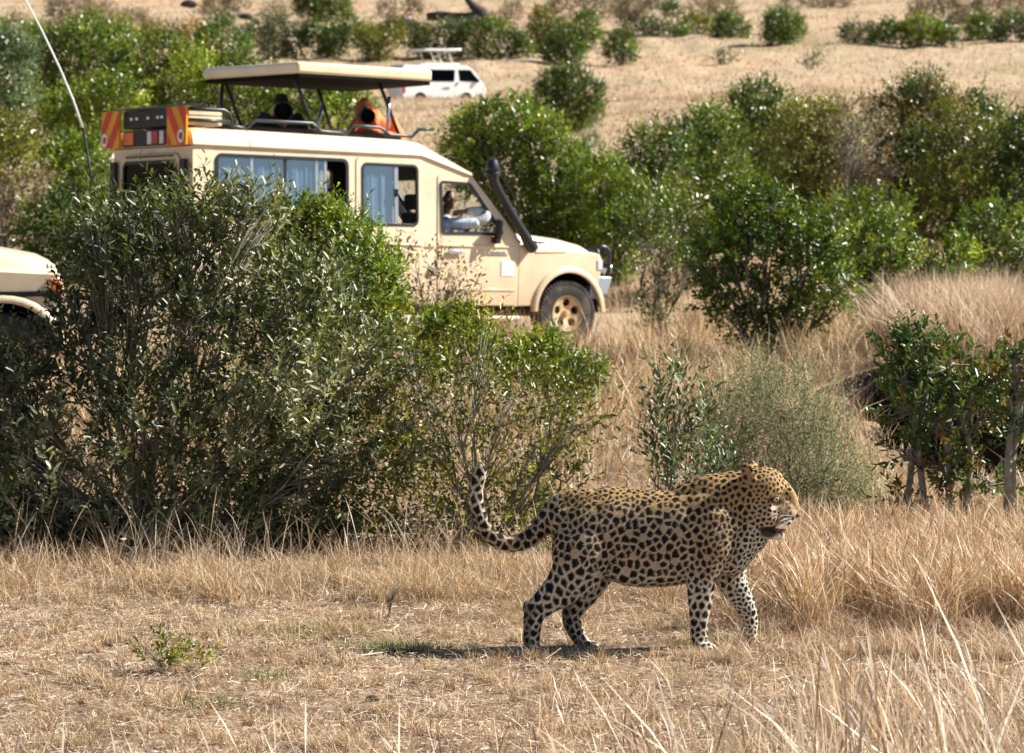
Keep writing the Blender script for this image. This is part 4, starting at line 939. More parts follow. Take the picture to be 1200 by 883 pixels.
# ---- the leopard
LY = 12.92
def lp(px, py, y=0.0): return at(px, py, LY+y)
def leopard():
    k = LY/FPX*1.004
    S = []
    def chain(pts, res=4, side=(0, 1, 0), n=24, cap=.8):
        """pts: px, py, depth offset, half width (m), half height (px)"""
        P = [lp(p[0], p[1], p[2]) for p in pts]; S.append(loft(P, [p[3] for p in pts], [p[4]*k for p in pts], side, n, res, cap))
    # trunk
    chain([(657,606,0,.070,24),(673,614,0,.104,40),(695,621,0,.108,52),(722,625,0,.112,55),(750,630,0,.122,58),(780,631,0,.132,57),(808,627,0,.135,55),(832,620,0,.128,56),(855,612,0,.108,54),(872,606,0,.088,46)])
    # neck and scruff
    chain([(828,603,0,.095,40),(852,597,0,.095,43),(872,593,0,.088,43),(890,588,-.005,.078,38)])
    chain([(785,592,0,.05,16),(812,581,0,.06,18),(835,573,0,.065,18),(855,570,0,.06,15)])
    # breast
    chain([(850,650,0,.085,30),(868,632,0,.07,26),(880,618,0,.055,18)])
    # belly sag
    chain([(708,664,0,.07,12),(740,668,0,.09,19),(775,666,0,.095,18),(808,656,0,.09,18)])
    # head
    chain([(882,578,-.012,.070,29),(893,575,-.014,.080,28),(903,575,-.016,.076,26),(910,578,-.018,.056,19)], cap=.5)
    S.append(ballp(lp(893,600,-.014), (.088, .080, .095)))
    chain([(902,590,-.018,.060,22),(914,597,-.019,.048,18),(923,603,-.020,.042,14),(929,606,-.021,.035,9.5)], cap=.5)     # muzzle
    chain([(910,570,-.018,.036,13),(919,577,-.019,.026,11),(926,587,-.020,.022,9.5),(931,599,-.021,.020,6.5)], cap=.5)            # nose bridge
    chain([(888,600,-.014,.066,25),(896,606,-.016,.062,20)], res=1)                                    # cheek ruff
    chain([(890,616,-.016,.045,14),(900,623,-.018,.036,7.5),(908,627,-.020,.030,5.5),(916,627,-.020,.024,4.8)], cap=.6)   # lower jaw
    S.append(ballp(lp(923,611,-.046), (.022, .020, .018))); S.append(ballp(lp(923,611,.006), (.022, .020, .018)))      # whisker pads
    S.append(ballp(lp(910,578,-.066), (.022, .014, .011))); S.append(ballp(lp(910,578,.032), (.022, .014, .011)))
    for y, px, py in ((-.066, 878, 556), (.050, 884, 551)):                                            # ears
        a = lp(px, py+7, y*.9); b = lp(px-2, py-10, y*1.2)
        S.append(loft([a, (a+b)/2, b], [.034, .033, .019], [.012, .009, .005], (1, -.75 if y < 0 else .75, 0), 16, 3, .5))
    # near hind leg
    N, Fr = -.085, .085
    chain([(684,616,N*.55,.056,32),(683,640,N*.82,.064,36),(676,668,N,.060,32),(660,688,N,.046,23),(641,704,N,.034,16.5),(627,718,N,.027,13),(624,735,N,.024,10.5),(623,750,N,.024,10),(624,759,N,.028,9)], cap=.5)
    chain([(618,713,N,.018,6),(617,708,N,.013,3.5)], res=1)
    chain([(621,761,N,.034,8),(629,763,N,.038,7.5),(637,765,N,.034,5.5)], cap=.6)
    # far hind leg
    chain([(700,640,Fr*.8,.055,30),(700,664,Fr,.052,24),(694,684,Fr,.040,17),(682,700,Fr,.032,15),(672,713,Fr,.027,13),(670,727,Fr,.023,11),(675,741,Fr,.023,9.5),(682,752,Fr,.027,8.5)], cap=.5)
    chain([(680,752,Fr,.034,7),(689,755,Fr,.037,6),(697,757,Fr,.032,4.5)], cap=.6)
    # near fore leg
    chain([(838,605,N*.95,.040,36),(832,632,N,.052,33),(826,656,N,.050,25),(822,676,N,.042,18),(821,695,N,.035,15.5),(820,715,N,.029,12.5),(819,733,N,.027,10.5),(819,748,N,.028,10)], cap=.5)
    chain([(817,755,N,.034,9),(825,758,N,.037,8),(833,760,N,.033,6)], cap=.6)
    # far fore leg, striding forward
    chain([(850,640,Fr*.8,.046,30),(853,662,Fr,.044,24),(858,680,Fr,.040,18),(866,696,Fr,.034,14.5),(874,711,Fr,.030,12),(879,726,Fr,.026,9.5),(880,742,Fr,.025,8),(881,750,Fr,.026,7.5)], cap=.5)
    chain([(880,754,Fr,.032,7),(887,757,Fr,.035,6),(893,758,Fr,.030,4.5)], cap=.6)
    for fx, fy, fd in ((637,765,N), (697,757,Fr), (833,760,N), (893,758,Fr)):
        for i in range(4):
            S.append(ballp(lp(fx+(2 if 0 < i < 3 else -1), fy+.8, fd+(-.027+.018*i)), (.017, .0105, .012), 12))
    # tail
    chain([(692,592,0,.050,20),(666,593,0,.046,18),(648,602,0,.036,14),(636,617,0,.030,11.5),(622,630,-.02,.028,10.2),(604,637,-.04,.027,9.6),(586,635,-.05,.026,9),(572,625,-.05,.025,8.6),(563,608,-.05,.025,8.2),(559,590,-.045,.024,7.8),(559,572,-.04,.025,7.8),(562,558,-.04,.025,8),(565,549,-.04,.019,6)], res=5, cap=.8)
    me = fuse(S, .0044, 6, .5)
    nV = len(me.vertices); V = np.empty(nV*3); me.vertices.foreach_get('co', V); V = V.reshape(-1, 3)
    Nn = np.empty(nV*3); me.vertices.foreach_get('normal', Nn); Nn = Nn.reshape(-1, 3)
    # muscle relief pushed along the skin
    u_ = V[:, 0]/k-(at(600, 441, LY)[0])/k+600; v_ = 600-(V[:, 2]/k-lp(600, 600)[2]/k); flank = np.abs(Nn[:, 1])
    for cu, cv, ru, rv, am in ((838,600,16,38,.005),(806,628,6,34,-.011),(740,640,8,30,-.013),(700,622,20,26,.008),(822,652,14,18,.004),(808,670,5,8,-.006),(874,606,4,24,-.009),(858,640,5,20,-.007),(664,660,10,20,.005),(760,600,20,10,-.004),(720,590,18,12,.006),(648,700,5,14,-.004),(786,655,14,12,.005),(909,586,7,5,-.0075),(899,592,9,4,.004),(921,590,4.5,10,-.006),(913,572,5,4,.003)):
        V += Nn*(am*flank*np.exp(-((u_-cu)/ru)**2-((v_-cv)/rv)**2))[:, None]
    me.vertices.foreach_set('co', V.ravel()); me.update(); Nn = np.empty(nV*3); me.vertices.foreach_get('normal', Nn); Nn = Nn.reshape(-1, 3)
    # photo-like body coordinates for the coat map: u along the body, v down, in the animal's own side plane
    U = V[:, 0]/k; Wz = V[:, 2]/k; u0 = (at(600, 441, LY)[0])/k; z0 = lp(600, 600)[2]/k
    u = U-u0+600; v = 600-(Wz-z0)*1.0
    tail = (u < 640) & (v < 652) & ~((u > 625) & (v > 655-0)) & (u+v*0 < 640)
    tail = (u < 652-(v-600)*.25) & (v < 655)
    leg = (v > 688) | ((v > 655) & (u < 690))
    head = u > 880-(v-590)*.15
    neck = (u > 812) & ~head
    back = Nn[:, 2].clip(0, 1)
    belly = (-Nn[:, 2]).clip(0, 1)
    tawny = np.array([.53, .34, .145]); buff = np.array([.59, .46, .31]); white = np.array([.74, .68, .57])
    base = buff[None]*np.ones((nV, 1))
    w1 = sst(600-v+18*back, -10, 30)[:, None]; base = base*(1-w1)+tawny*w1*1.0
    base[neck] = base[neck]*.5+tawny*.5
    wl = np.clip(sst(v, 640, 690)*.75+sst(belly, .25, .8)*.8, 0, 1)[:, None]; base = base*(1-wl)+white*wl
    chest = (u > 848) & (u < 905) & (v > 612)
    wc = (sst(u, 845, 872)*sst(v, 608, 640)*(u < 905))[:, None]*.9; base = base*(1-wc)+white*wc
    wh = (sst(v, 608, 622)*head)[:, None]*.8; base = base*(1-wh)+white*wh
    wt = (tail*sst(600-v, -20, 20))[:, None]*.7; base = base*(1-wt)+white*wt
    toe = (sst(v, 750, 764))[:, None]*.35; base = base*(1-toe)+np.array([.38, .30, .21])*toe
    base *= (1+rng.normal(0, .04, (nV, 1)))
    # --- spots scattered over the skin
    sp = np.full(nV, 8.6)
    sp = np.where(u < 735, 8.0, sp); sp = sp-2.6*sst(600-v, -4, 20); sp = np.where((v > 670) & (u > 700), 10.5, sp)
    sp = np.where(neck, 6.9, sp); sp = np.where((u > 790) & (u < 815) & ~leg, 8.2, sp); sp = np.where(leg, 9.4, sp); sp = np.where(leg & (v > 730), 7, sp); sp = np.where(head, 5.2, sp); sp = np.where(tail, 9.6, sp)
    sp = sp*1.04; spm = sp*k
    order = rng.permutation(nV); grid = {}; seeds = []
    cell = 11*k
    for i in order[:min(nV, 60000)]:
        p = V[i]; key = tuple((p//cell).astype(int)); r = spm[i]; ok = True
        for dx in (-1, 0, 1):
            for dy in (-1, 0, 1):
                for dz in (-1, 0, 1):
                    for q in grid.get((key[0]+dx, key[1]+dy, key[2]+dz), ()):
                        d = V[q]-p
                        if d@d < (.5*(r+spm[q]))**2*.70: ok = False; break
                    if not ok: break
                if not ok: break
            if not ok: break
        if ok: grid.setdefault(key, []).append(i); seeds.append(i)
    # every seed grows one spot; neighbours keep a pale network between them; some are open tawny rosette centres
    ns = len(seeds); kd = kdtree.KDTree(ns); sc3 = np.array([1., 1., .80])
    for q, i in enumerate(seeds): kd.insert(V[i]*sc3, q)
    kd.balance()
    sd_ = np.array(seeds); flankzone = (~leg & ~head & ~tail & (u > 655) & (u < 830) & (v < 672))[sd_]
    centre = np.zeros(ns, bool)
    for q in rng.permutation(ns):
        if flankzone[q] and rng.random() < .5:
            if all(not centre[q2] for _, q2, _ in kd.find_range(Vector(V[sd_[q]]*sc3), spm[sd_[q]]*1.9)): centre[q] = True
    gap = np.full(nV, .155); gap[neck] = .20; gap[head] = .27; gap[tail] = .12; gap[leg] = .16; gap = gap+.06*sst(600-v, 0, 20)*~head+.03*sst(v, 655, 680)
    size = rng.uniform(.72, 1.22, ns); size[centre] = .62; dark = np.zeros(nV); rose = np.zeros(nV)
    for i in range(nV):
        p = V[i]; w0 = noise.noise_vector(Vector(p)*70)*.0022
        r3 = kd.find_n(Vector(p*sc3)+w0, 2)
        (c1, q1, d1), (c2, q2, d2) = r3
        s = spm[i]; e = (d2/size[q2]-d1/size[q1])/s
        f = noise.noise(Vector(p)*150)*.10
        inside = min(1, max(0, (e-gap[i]+f)*7))*min(1, max(0, (.78-d1/s)*6))
        if centre[q1]: rose[i] = min(1, max(0, (.60-d1/s)*2.2))*.42
        else: dark[i] = inside
    col = base*(1-rose[:, None])+rose[:, None]*np.array([.36, .20, .075])
    # face: dark lips, line below the eye, pale eye surround, pale muzzle and chin; sunlit nose bridge and shaded muzzle side painted in
    def face_tint(px, py, rx, ry, c, wgt=1., ylim=None):
        q = np.sqrt(((u-px)/rx)**2+((v-py)/ry)**2); f = np.clip((1.15-q)*3, 0, 1)*wgt*(head | (u > 876))
        return f[:, None], np.array(c)
    for a in ((931,588,4.5,17,(.42,.27,.13),.8),(918,594,5,10,(.24,.15,.08),.7),(909.5,586,6.5,4.8,(.025,.018,.014),.95),(907,593,5.5,2.4,(.74,.62,.44),.8),(909,578.5,6,2.4,(.70,.60,.44),.85),(897,618,10,3.4,(.02,.015,.012),.9),(910,619,11,5,(.02,.015,.012),.95),(901,622,11,7,(.022,.017,.014),.93),(931,612,5,4,(.82,.78,.70),.9),(914,630,8,3.5,(.85,.82,.75),.95),(905,582.5,9,1.9,(.03,.02,.015),.9),(917,583,2.5,8,(.03,.02,.015),.8),(920,607,8,.8,(.05,.035,.025),.8),(918,610,8,.8,(.05,.035,.025),.8),(917,613,8,.8,(.05,.035,.025),.8),(935,604,3.4,4,(.05,.025,.02),1.),(876,557,5,8,(.46,.30,.17),.8),(872,552,2.5,6,(.05,.03,.02),.5)):
        f, c = face_tint(*a); dark = dark*(1-f[:, 0]); col = col*(1-f)+c*f
    heel = (leg & (Nn[:, 0] < -.1) & (u < 690) & (v > 705))
    col[heel] = col[heel]*.35+np.array([.10, .075, .05])*.65
    col = col*(1-dark[:, None])+np.array([.009, .007, .006])*dark[:, None]
    col = col.clip(.004, .9)
    a = me.color_attributes.new('Col', 'FLOAT_COLOR', 'POINT'); cc = np.ones((nV, 4), np.float32); cc[:, :3] = col; a.data.foreach_set('color', cc.ravel())
    m, Nd, L, Pn = material('leopard_coat')
    an = Nd.new('ShaderNodeAttribute'); an.attribute_name = 'Col'; L.new(an.outputs['Color'], Pn.inputs['Base Color']); Pn.inputs['Roughness'].default_value = .62
    Pn.inputs['Specular IOR Level'].default_value = .18
    tc = Nd.new('ShaderNodeTexCoord'); nz = Nd.new('ShaderNodeTexNoise'); nz.inputs['Scale'].default_value = 260; nz.inputs['Detail'].default_value = 3; L.new(tc.outputs['Object'], nz.inputs['Vector'])
    b = Nd.new('ShaderNodeBump'); b.inputs['Strength'].default_value = .35; b.inputs['Distance'].default_value = .003; L.new(nz.outputs[0], b.inputs['Height']); L.new(b.outputs[0], Pn.inputs['Normal'])
    root = empty('leopard', (float(lp(750, 600)[0]), LY, 0.0))
    tag(root, 'large spotted leopard striding right across the dry grass with raised tail and open mouth', 'leopard')
    def attach(o): o.data.transform(Matrix.Translation(-Vector(root.location))); o.parent = root; return o
    me.materials.clear(); me.materials.append(m); attach(link('body', me))
    # fur
    nf = 150000; tri = rng.integers(0, nV, nf); P = V[tri]+rng.normal(0, .0022, (nf, 3)); NN = Nn[tri]
    okf = ~(head[tri] & (((u[tri]-910)**2/49+(v[tri]-586)**2/25 < 1) | ((u[tri] > 900) & (v[tri] > 612) & (v[tri] < 626)) | (u[tri] > 932))); tri = tri[okf]; P = P[okf]; NN = NN[okf]; nf = len(tri)
    P = P-NN*((P-V[tri])*NN).sum(1, keepdims=True)
    flow = np.stack([-np.ones(nf)*.9, np.zeros(nf), -.35-1.2*leg[tri]], -1)
    flow[tail[tri]] = np.array([-.2, 0, .5]); flow[head[tri]] = np.array([-1, 0, -.1])
    flow = nrm(flow-NN*(flow*NN).sum(1, keepdims=True)+rng.normal(0, .22, (nf, 3)))
    ln = rng.uniform(.006, .012, nf); ln = np.where(v[tri] > 740, .006, ln); ln = np.where(tail[tri], ln*1.2, ln); ln = np.where(head[tri], ln*.6, ln); ln = ln*(1+.9*belly[tri])
    dv = nrm(flow+NN*.30); sd = nrm(np.cross(dv, NN)+rng.normal(0, .25, (nf, 3)))*.0008
    vv = np.stack([P-sd-NN*.001, P+sd-NN*.001, P+dv*ln[:, None]], 1).reshape(-1, 3)
    fc = np.repeat(col[tri]*rng.uniform(.75, 1.25, (nf, 1)), 3, 0)
    fo = attach(link('fur', np_mesh('fur', vv, [np.arange(nf*3).reshape(-1, 3)], fc), m)); fo['kind'] = 'stuff'
    # eyes, nose, tongue, whiskers
    amber = plain('amber_eye', (.62, .50, .22), .12, coat=1); pup = plain('pupil', (.01, .01, .01), .1); nose = plain('nose_leather', (.09, .04, .035), .45, bump=.3, bscale=300); pink = plain('tongue', (.30, .10, .07), .4); wh = plain('whisker', (.62, .60, .55), .5); tooth = plain('tooth', (.75, .68, .52), .3)
    for y in (-.080, .046):
        s = 1 if y < 0 else -1
        eb = attach(MB().ball(tuple(lp(909.5, 585.5, y)), (.0125, .0085, .0105), 18, 12).build('eye', amber, smooth=True))
        pb = MB().ball(tuple(lp(911, 585.5, y-.0072*s)), (.0042, .0026, .0050), 12, 8).build('pupil', pup, smooth=True); attach(pb); pb.parent = eb
        lid = MB().tube([lp(904.5, 585.5, y-.002*s), lp(908, 582.6, y-.008*s), lp(912, 583, y-.008*s), lp(915, 588, y-.003*s)], [.0015, .0024, .0024, .0015], 6).build('eyelid', pup, smooth=True); attach(lid); lid.parent = eb
    attach(MB().ball(tuple(lp(934.5, 603.5, -.021)), (.010, .018, .0125), 16, 10).build('nose', nose, smooth=True))
    attach(MB().add(*loft([lp(900, 618, -.02), lp(911, 621, -.02), lp(919, 621.5, -.02)], [.018, .018, .012], [.006, .006, .005], (0, 1, 0), 12, 3)).build('tongue', pink, smooth=True))
    for tx, ty, l, up_ in ((924, 615, .018, 0), (917, 625, .011, 1)):
        for yy in (-.036, -.006):
            p0 = lp(tx, ty, yy); p1 = p0+np.array([.002, 0, (-l if not up_ else l)]); attach(MB().tube([p0, (p0+p1)/2, p1], [.0035, .003, .0008], 6).build('tooth', tooth, smooth=True))
    for s, yo in ((-1, -.058), (1, .016)):
        for i in range(9):
            p0 = lp(921+(i % 3)*3, 604+(i//3)*3, yo); e1 = p0+np.array([-.05-.012*(i % 3), s*.045, -.012-.022*(i//3)]); m1 = (p0+e1)/2+np.array([0, s*.012, .010])
            attach(MB().tube([p0, m1, e1], [.0006, .0005, .0002], 4).build('whisker', wh, smooth=True))
leopard()

# ---- people
def hand(wrist, dirv, palm_n, curl=.6, s=1.0, thumb=1):
    d = nrm(np.asarray(dirv, float)); nvec = np.asarray(palm_n, float); nvec = nrm(nvec-d*(nvec@d)); sd = np.cross(d, nvec); w_ = np.asarray(wrist, float)
    S = [loft([w_, w_+d*.045*s, w_+d*.085*s], [.026*s, .038*s, .040*s], [.018*s, .015*s, .013*s], sd, 14, 3, .6)]
    for i, l in enumerate((.070, .080, .075, .058)):
        b = w_+d*.085*s+sd*(-.030+.020*i)*s; c = curl+.08*i
        a1 = nrm(d*math.cos(c*.6)-nvec*math.sin(c*.6)); a2 = nrm(d*math.cos(c*1.5)-nvec*math.sin(c*1.5)); a3 = nrm(d*math.cos(c*2.2)-nvec*math.sin(c*2.2))
        p1 = b+a1*l*.45*s; p2 = p1+a2*l*.32*s; p3 = p2+a3*l*.25*s
        S.append(loft([b-d*.01, p1, p2, p3], [.0095*s, .009*s, .008*s, .0068*s], [.0095*s, .009*s, .008*s, .0068*s], sd, 10, 2, .8))
    b = w_+d*.025*s-sd*.026*s*thumb; S.append(loft([b, b+(d*.5-sd*.8*thumb-nvec*.2)*.035*s, b+(d*.95-sd*.7*thumb-nvec*.5)*.06*s], [.013*s, .011*s, .008*s], [.013*s, .011*s, .008*s], nvec, 10, 2, .8))
    return S
def headparts(c, f, up=(0, 0, 1), s=1.0):
    """skull, jaw, nose, ears round head centre c, facing f"""
    f = nrm(np.asarray(f, float)); up = np.asarray(up, float); up = nrm(up-f*(up@f)); sd = np.cross(up, f); c = np.asarray(c, float)
    q = lambda a, b, z: c+(f*a+sd*b+up*z)*s
    S = [loft([q(-.02, 0, -.03), q(-.012, 0, .02), q(-.01, 0, .055), q(-.01, 0, .09)], [x*s for x in (.066, .076, .074, .05)], [x*s for x in (.080, .095, .092, .062)], sd, 20, 4, .6)]
    S.append(loft([q(.035, 0, .03), q(.04, 0, -.02), q(.045, 0, -.07), q(.05, 0, -.10)], [x*s for x in (.060, .058, .046, .030)], [x*s for x in (.042, .044, .040, .026)], sd, 16, 4, .6))
    S.append(loft([q(.085, 0, .015), q(.10, 0, -.01), q(.112, 0, -.03)], [.009*s, .011*s, .017*s], [.009*s, .011*s, .012*s], sd, 10, 3, .6))
    S.append(loft([q(.078, -.03, .028), q(.088, 0, .03), q(.078, .03, .028)], [.008*s]*3, [.008*s]*3, up, 8, 3, .6))
    S.append(loft([q(.085, -.022, -.062), q(.093, 0, -.06), q(.085, .022, -.062)], [.007*s]*3, [.009*s]*3, up, 8, 3, .6))
    for k in (-1, 1): S.append(loft([q(-.01, k*.074, -.025), q(-.015, k*.083, 0), q(-.018, k*.086, .025)], [.014*s, .018*s, .015*s], [.006*s, .007*s, .006*s], f, 10, 3, .6))
    return S, q
def limb(P, R, fl=1.0, side=(0, 1, 0)): return loft(P, R, [r*fl for r in R], side, 14, 4, .7)
VM = np.array(MV)
def vw(x, y, z): return (VM @ np.array([x, y, z, 1.]))[:3]
MV3 = VM[:3, :3]
skin_d = plain('dark_skin', (.17, .075, .04), .45, vary=.12, scale=20); skin_p = plain('pale_skin', (.55, .32, .22), .5, vary=.08, scale=20)
shirt_b = plain('pale_blue_check_shirt', (.50, .60, .72), .8, vary=.35, scale=24, bump=1.0, bscale=20); cuff_g = plain('grey_sleeve', (.48, .50, .55), .8, vary=.3, scale=25, bump=1.0, bscale=22)
cloth_k = plain('black_jacket', (.018, .019, .024), .85, vary=.3, bump=.5, bscale=20); cloth_o = plain('orange_jacket', (.92, .20, .06), .7, vary=.12, scale=9, bump=.9, bscale=16)
trou = plain('khaki_trousers', (.22, .17, .10), .85, vary=.15); eyew = plain('eye_white', (.7, .68, .62), .2)
def person(name_label, body, clothes, extras=(), voxel=.009, mats=None):
    root = empty('person', Vector(body['base'])); tag(root, name_label, 'person')
    def att(o):
        o.data.transform(Matrix.Translation(-Vector(root.location))); o.parent = root; return o
    me = fuse(body['shapes'], voxel, 2, .4); me.materials.clear(); me.materials.append(body['mat']); att(link('body', me))
    for nm, sh, mt in clothes:
        m2 = fuse(sh, .011, 3, .5); m2.materials.clear(); m2.materials.append(mt); att(link(nm, m2))
    for nm, mb, mt in extras: att(mb.build(nm, mt, smooth=True))
    return root
def fat(shape_args, add): return shape_args
def build_people():
    lk = nrm(MV3.T @ np.array([.10, -1, -.10]))            # towards the leopard and the camera, vehicle frame
    T3 = lambda S: [((np.asarray(V) @ MV3.T)+VM[:3, 3], F) for V, F in S]
    # driver: seated, turned to the open window, chin on his hand
    hc = np.array([-1.60, -.56, 1.76]); f = nrm(np.array([-.35, -1, -.08])+np.array([.0, 0, 0]))
    H, q = headparts(hc, f, s=.98)
    neck = limb([(-1.64, -.50, 1.52), (-1.63, -.52, 1.61), (-1.61, -.54, 1.69)], [.062, .056, .056])
    tor = loft([(-1.72, -.44, .98), (-1.72, -.48, 1.15), (-1.69, -.50, 1.33), (-1.65, -.50, 1.49), (-1.64, -.50, 1.56)], [.17, .16, .185, .19, .08], [.13, .12, .125, .11, .07], (.25, .97, 0), 22, 4, .6)
    armR = limb([(-1.66, -.66, 1.47), (-1.54, -.76, 1.47), (-1.40, -.85, 1.48)], [.060, .055, .048]); foreR = limb([(-1.40, -.84, 1.47), (-1.30, -.88, 1.54), (-1.28, -.86, 1.60)], [.05, .052, .05])
    fore2 = limb([(-1.27, -.80, 1.62), (-1.38, -.80, 1.63), (-1.48, -.78, 1.625), (-1.55, -.76, 1.62)], [.045, .043, .034, .027])
    armL = limb([(-1.62, -.22, 1.45), (-1.50, -.14, 1.25), (-1.32, -.26, 1.26), (-1.22, -.40, 1.42)], [.058, .048, .04, .03])
    legs = [limb([(-1.68, y, 1.02), (-1.25, y, 1.06), (-1.20, y, .95), (-1.12, y, .72)], [.09, .07, .062, .045]) for y in (-.50, -.30)]
    hd = hand((-1.54, -.765, 1.625), (-1, .05, -.25), (0, -1, 0.1), .55, .95)
    hl = hand((-1.23, -.39, 1.42), (.3, -.5, .6), (-1, 0, .3), .9, .95, -1)
    feet = [limb([(-1.14, y, .72), (-1.08, y, .70), (-1.0, y, .69)], [.045, .042, .034]) for y in (-.50, -.30)]
    sh = lambda P, R, fl=1.0: limb(P, [r+.012 for r in R], fl)
    shirt = [loft([(-1.72, -.44, 1.0), (-1.72, -.48, 1.15), (-1.69, -.50, 1.33), (-1.65, -.50, 1.48), (-1.64, -.50, 1.55)], [.185, .18, .205, .205, .10], [.15, .14, .145, .125, .085], (.25, .97, 0), 22, 4, .5),
             sh([(-1.66, -.66, 1.47), (-1.54, -.76, 1.47), (-1.40, -.85, 1.48)], [.064, .060, .054]), sh([(-1.62, -.22, 1.45), (-1.50, -.14, 1.25), (-1.36, -.24, 1.26), (-1.26, -.36, 1.38)], [.060, .052, .044, .036])]
    sleeve = [sh([(-1.42, -.83, 1.47), (-1.30, -.88, 1.54), (-1.26, -.85, 1.60)], [.048, .049, .047]), sh([(-1.26, -.80, 1.62), (-1.38, -.80, 1.63), (-1.47, -.78, 1.625)], [.050, .046, .038])]
    ex = []
    for s in (-1, 1): ex.append(('eye', MB().ball(tuple(T3([(q(.080, s*.030, .012)[None], [])])[0][0][0]), .0125, 10, 8), eyew)); ex.append(('pupil', MB().ball(tuple(T3([(q(.0895, s*.030, .012)[None], [])])[0][0][0]), .0052, 8, 6), M['black']))
    ex.append(('watch', MB().tube([T3([(np.array([[-1.50, -.775+.036*math.cos(a), 1.625+.036*math.sin(a)]]), [])])[0][0][0] for a in np.linspace(0, 6.28, 14)], .006, 6), M['silver']))
    person('bald driver in pale blue shirt, chin on his hand at the vehicle window',
        dict(base=vw(-1.7, -.40, .98), shapes=T3(H+[neck, tor, armR, foreR, fore2, armL]+legs+hd+hl+feet), mat=skin_d),
        [('shirt', T3(shirt), shirt_b), ('sleeve', T3(sleeve), cuff_g), ('trousers', T3([limb([(-1.70, y, 1.02), (-1.25, y, 1.06), (-1.20, y, .95), (-1.13, y, .76)], [.105, .085, .075, .06]) for y in (-.50, -.30)]), trou)], ex)
    # two photographers standing under the lifted roof
    def lens(pos, aim, r, nm, lab):
        # aim: unit vector in the vehicle frame from eyepiece to lens front; pos = lens front centre
        pos = np.array(pos, float); aim = nrm(aim); up = nrm(np.array([0, 0, 1.])-aim*aim[2]); sd = np.cross(aim, up)
        root = empty(nm, Vector(vw(*pos))); tag(root, lab, 'camera')
        def att(o): o.data.transform(Matrix.Translation(-Vector(root.location))); o.parent = root; return o
        def ring(prof):
            V = []; n = 28
            for i in range(n):
                a = 2*math.pi*i/n
                for rr, t in prof: V.append(pos+aim*t+(sd*math.cos(a)+up*math.sin(a))*rr)
            m = len(prof); F = [(i*m+j, i*m+j+1, ((i+1) % n)*m+j+1, ((i+1) % n)*m+j) for i in range(n) for j in range(m-1)]
            return MB().add((np.array(V) @ MV3.T)+VM[:3, 3], F)
        att(ring([(0, -.262), (r*.76, -.262), (r*.93, -.10), (r*.95, 0), (r, .002), (r, -.11), (r*.86, -.125), (r*.80, -.28), (r*.62, -.31), (r*.55, -.42), (0, -.42)]).build('lens_barrel', M['black'], smooth=40))
        att(ring([(0, -.255), (r*.5, -.25), (r*.72, -.26)]).build('lens_glass', M['black'], smooth=True))
        att(ring([(r*.93, .001), (r*1.0, .006), (r*1.02, 0), (r*1.0, -.02)]).build('lens_rim', M['blacktube'], smooth=True))
        c = pos-aim*.46
        V = [c+sd*a+up*b+aim*d for b in (-.06, .05) for a, d in ((-.075, -.04), (.075, -.04), (.075, .04), (-.075, .04))]
        V2 = [c+sd*a+up*b+aim*d for b, w_ in ((.05, 1), (.085, .6)) for a, d in ((-.035*w_, -.035), (.035*w_, -.035), (.035*w_, .035), (-.035*w_, .035))]
        att(MB().hexa((np.array(V) @ MV3.T)+VM[:3, 3]).hexa((np.array(V2) @ MV3.T)+VM[:3, 3]).build('camera_body', M['black'], bevel=.01))
        return c, aim, sd, up
    def shooter(lens_pos, r, label, dark, lab2, head_dz=.06, headshift=(0, 0, 0), lean_=0.):
        aim = nrm(MV3.T @ nrm(np.array([.12, -1, -.06])))
        c, aim, sd, up = lens(lens_pos, aim, r, 'telephoto_camera', lab2)
        hc = c-aim*.13+np.array([0, 0, head_dz-.02])+np.array(headshift)
        H, q = headparts(hc, aim)
        sh0 = hc-aim*.06+np.array([0, 0, -.15])-sd*lean_; hip = sh0+np.array([0, 0, -.50])-aim*.10; fl = 1.18
        L_ = lambda a: sh0+sd*a
        tor = loft([hip, hip*.6+sh0*.4, hip*.25+sh0*.75, sh0, sh0+np.array([0, 0, .05])], [.15, .15, .19, .19, .08], [.11, .105, .12, .11, .07], sd, 22, 4, .6)
        neck = limb([sh0+np.array([0, 0, .03]), hc-aim*.02-np.array([0, 0, .06])], [.06, .055])
        # arms: left hand under the barrel, right hand on the camera body
        grip1 = np.array(lens_pos)-aim*.22-up*(r*.9+.045); grip2 = c+sd*.10-aim*.0
        e1 = sh0-sd*.30-up*.20+aim*.10; e2 = sh0+sd*.32-up*.17+aim*.06
        a1 = [L_(-.19), e1, grip1-aim*.07-up*.02]; a2 = [L_(.19), e2, grip2-aim*.03-up*.05]
        arms = [limb([a1[0], (a1[0]+a1[1])/2, a1[1], (a1[1]+a1[2])/2, a1[2]], [.058, .052, .046, .04, .028]), limb([a2[0], (a2[0]+a2[1])/2, a2[1], (a2[1]+a2[2])/2, a2[2]], [.058, .052, .046, .04, .028])]
        hs = hand(a1[2], aim+up*.1, -up, .5, 1.0)+hand(a2[2], aim*.6+up*.7, sd, .7, 1.0, -1)
        legs = []; feet = []
        for s in (-1, 1):
            hp = hip+sd*s*.09; ft = np.array([hp[0], hp[1], 1.16]); kn = (hp+ft)/2+aim*.03
            legs.append(limb([hp, kn, ft], [.09, .062, .045])); feet.append(limb([ft-aim*.04, ft+aim*.14-np.array([0, 0, .02])], [.045, .038]))
        fatarms = [limb([a[0], (a[0]+a[1])/2, a[1], (a[1]+a[2])/2, a[1]*.15+a[2]*.85], [.078, .070, .066, .056, .042]) for a in (a1, a2)]
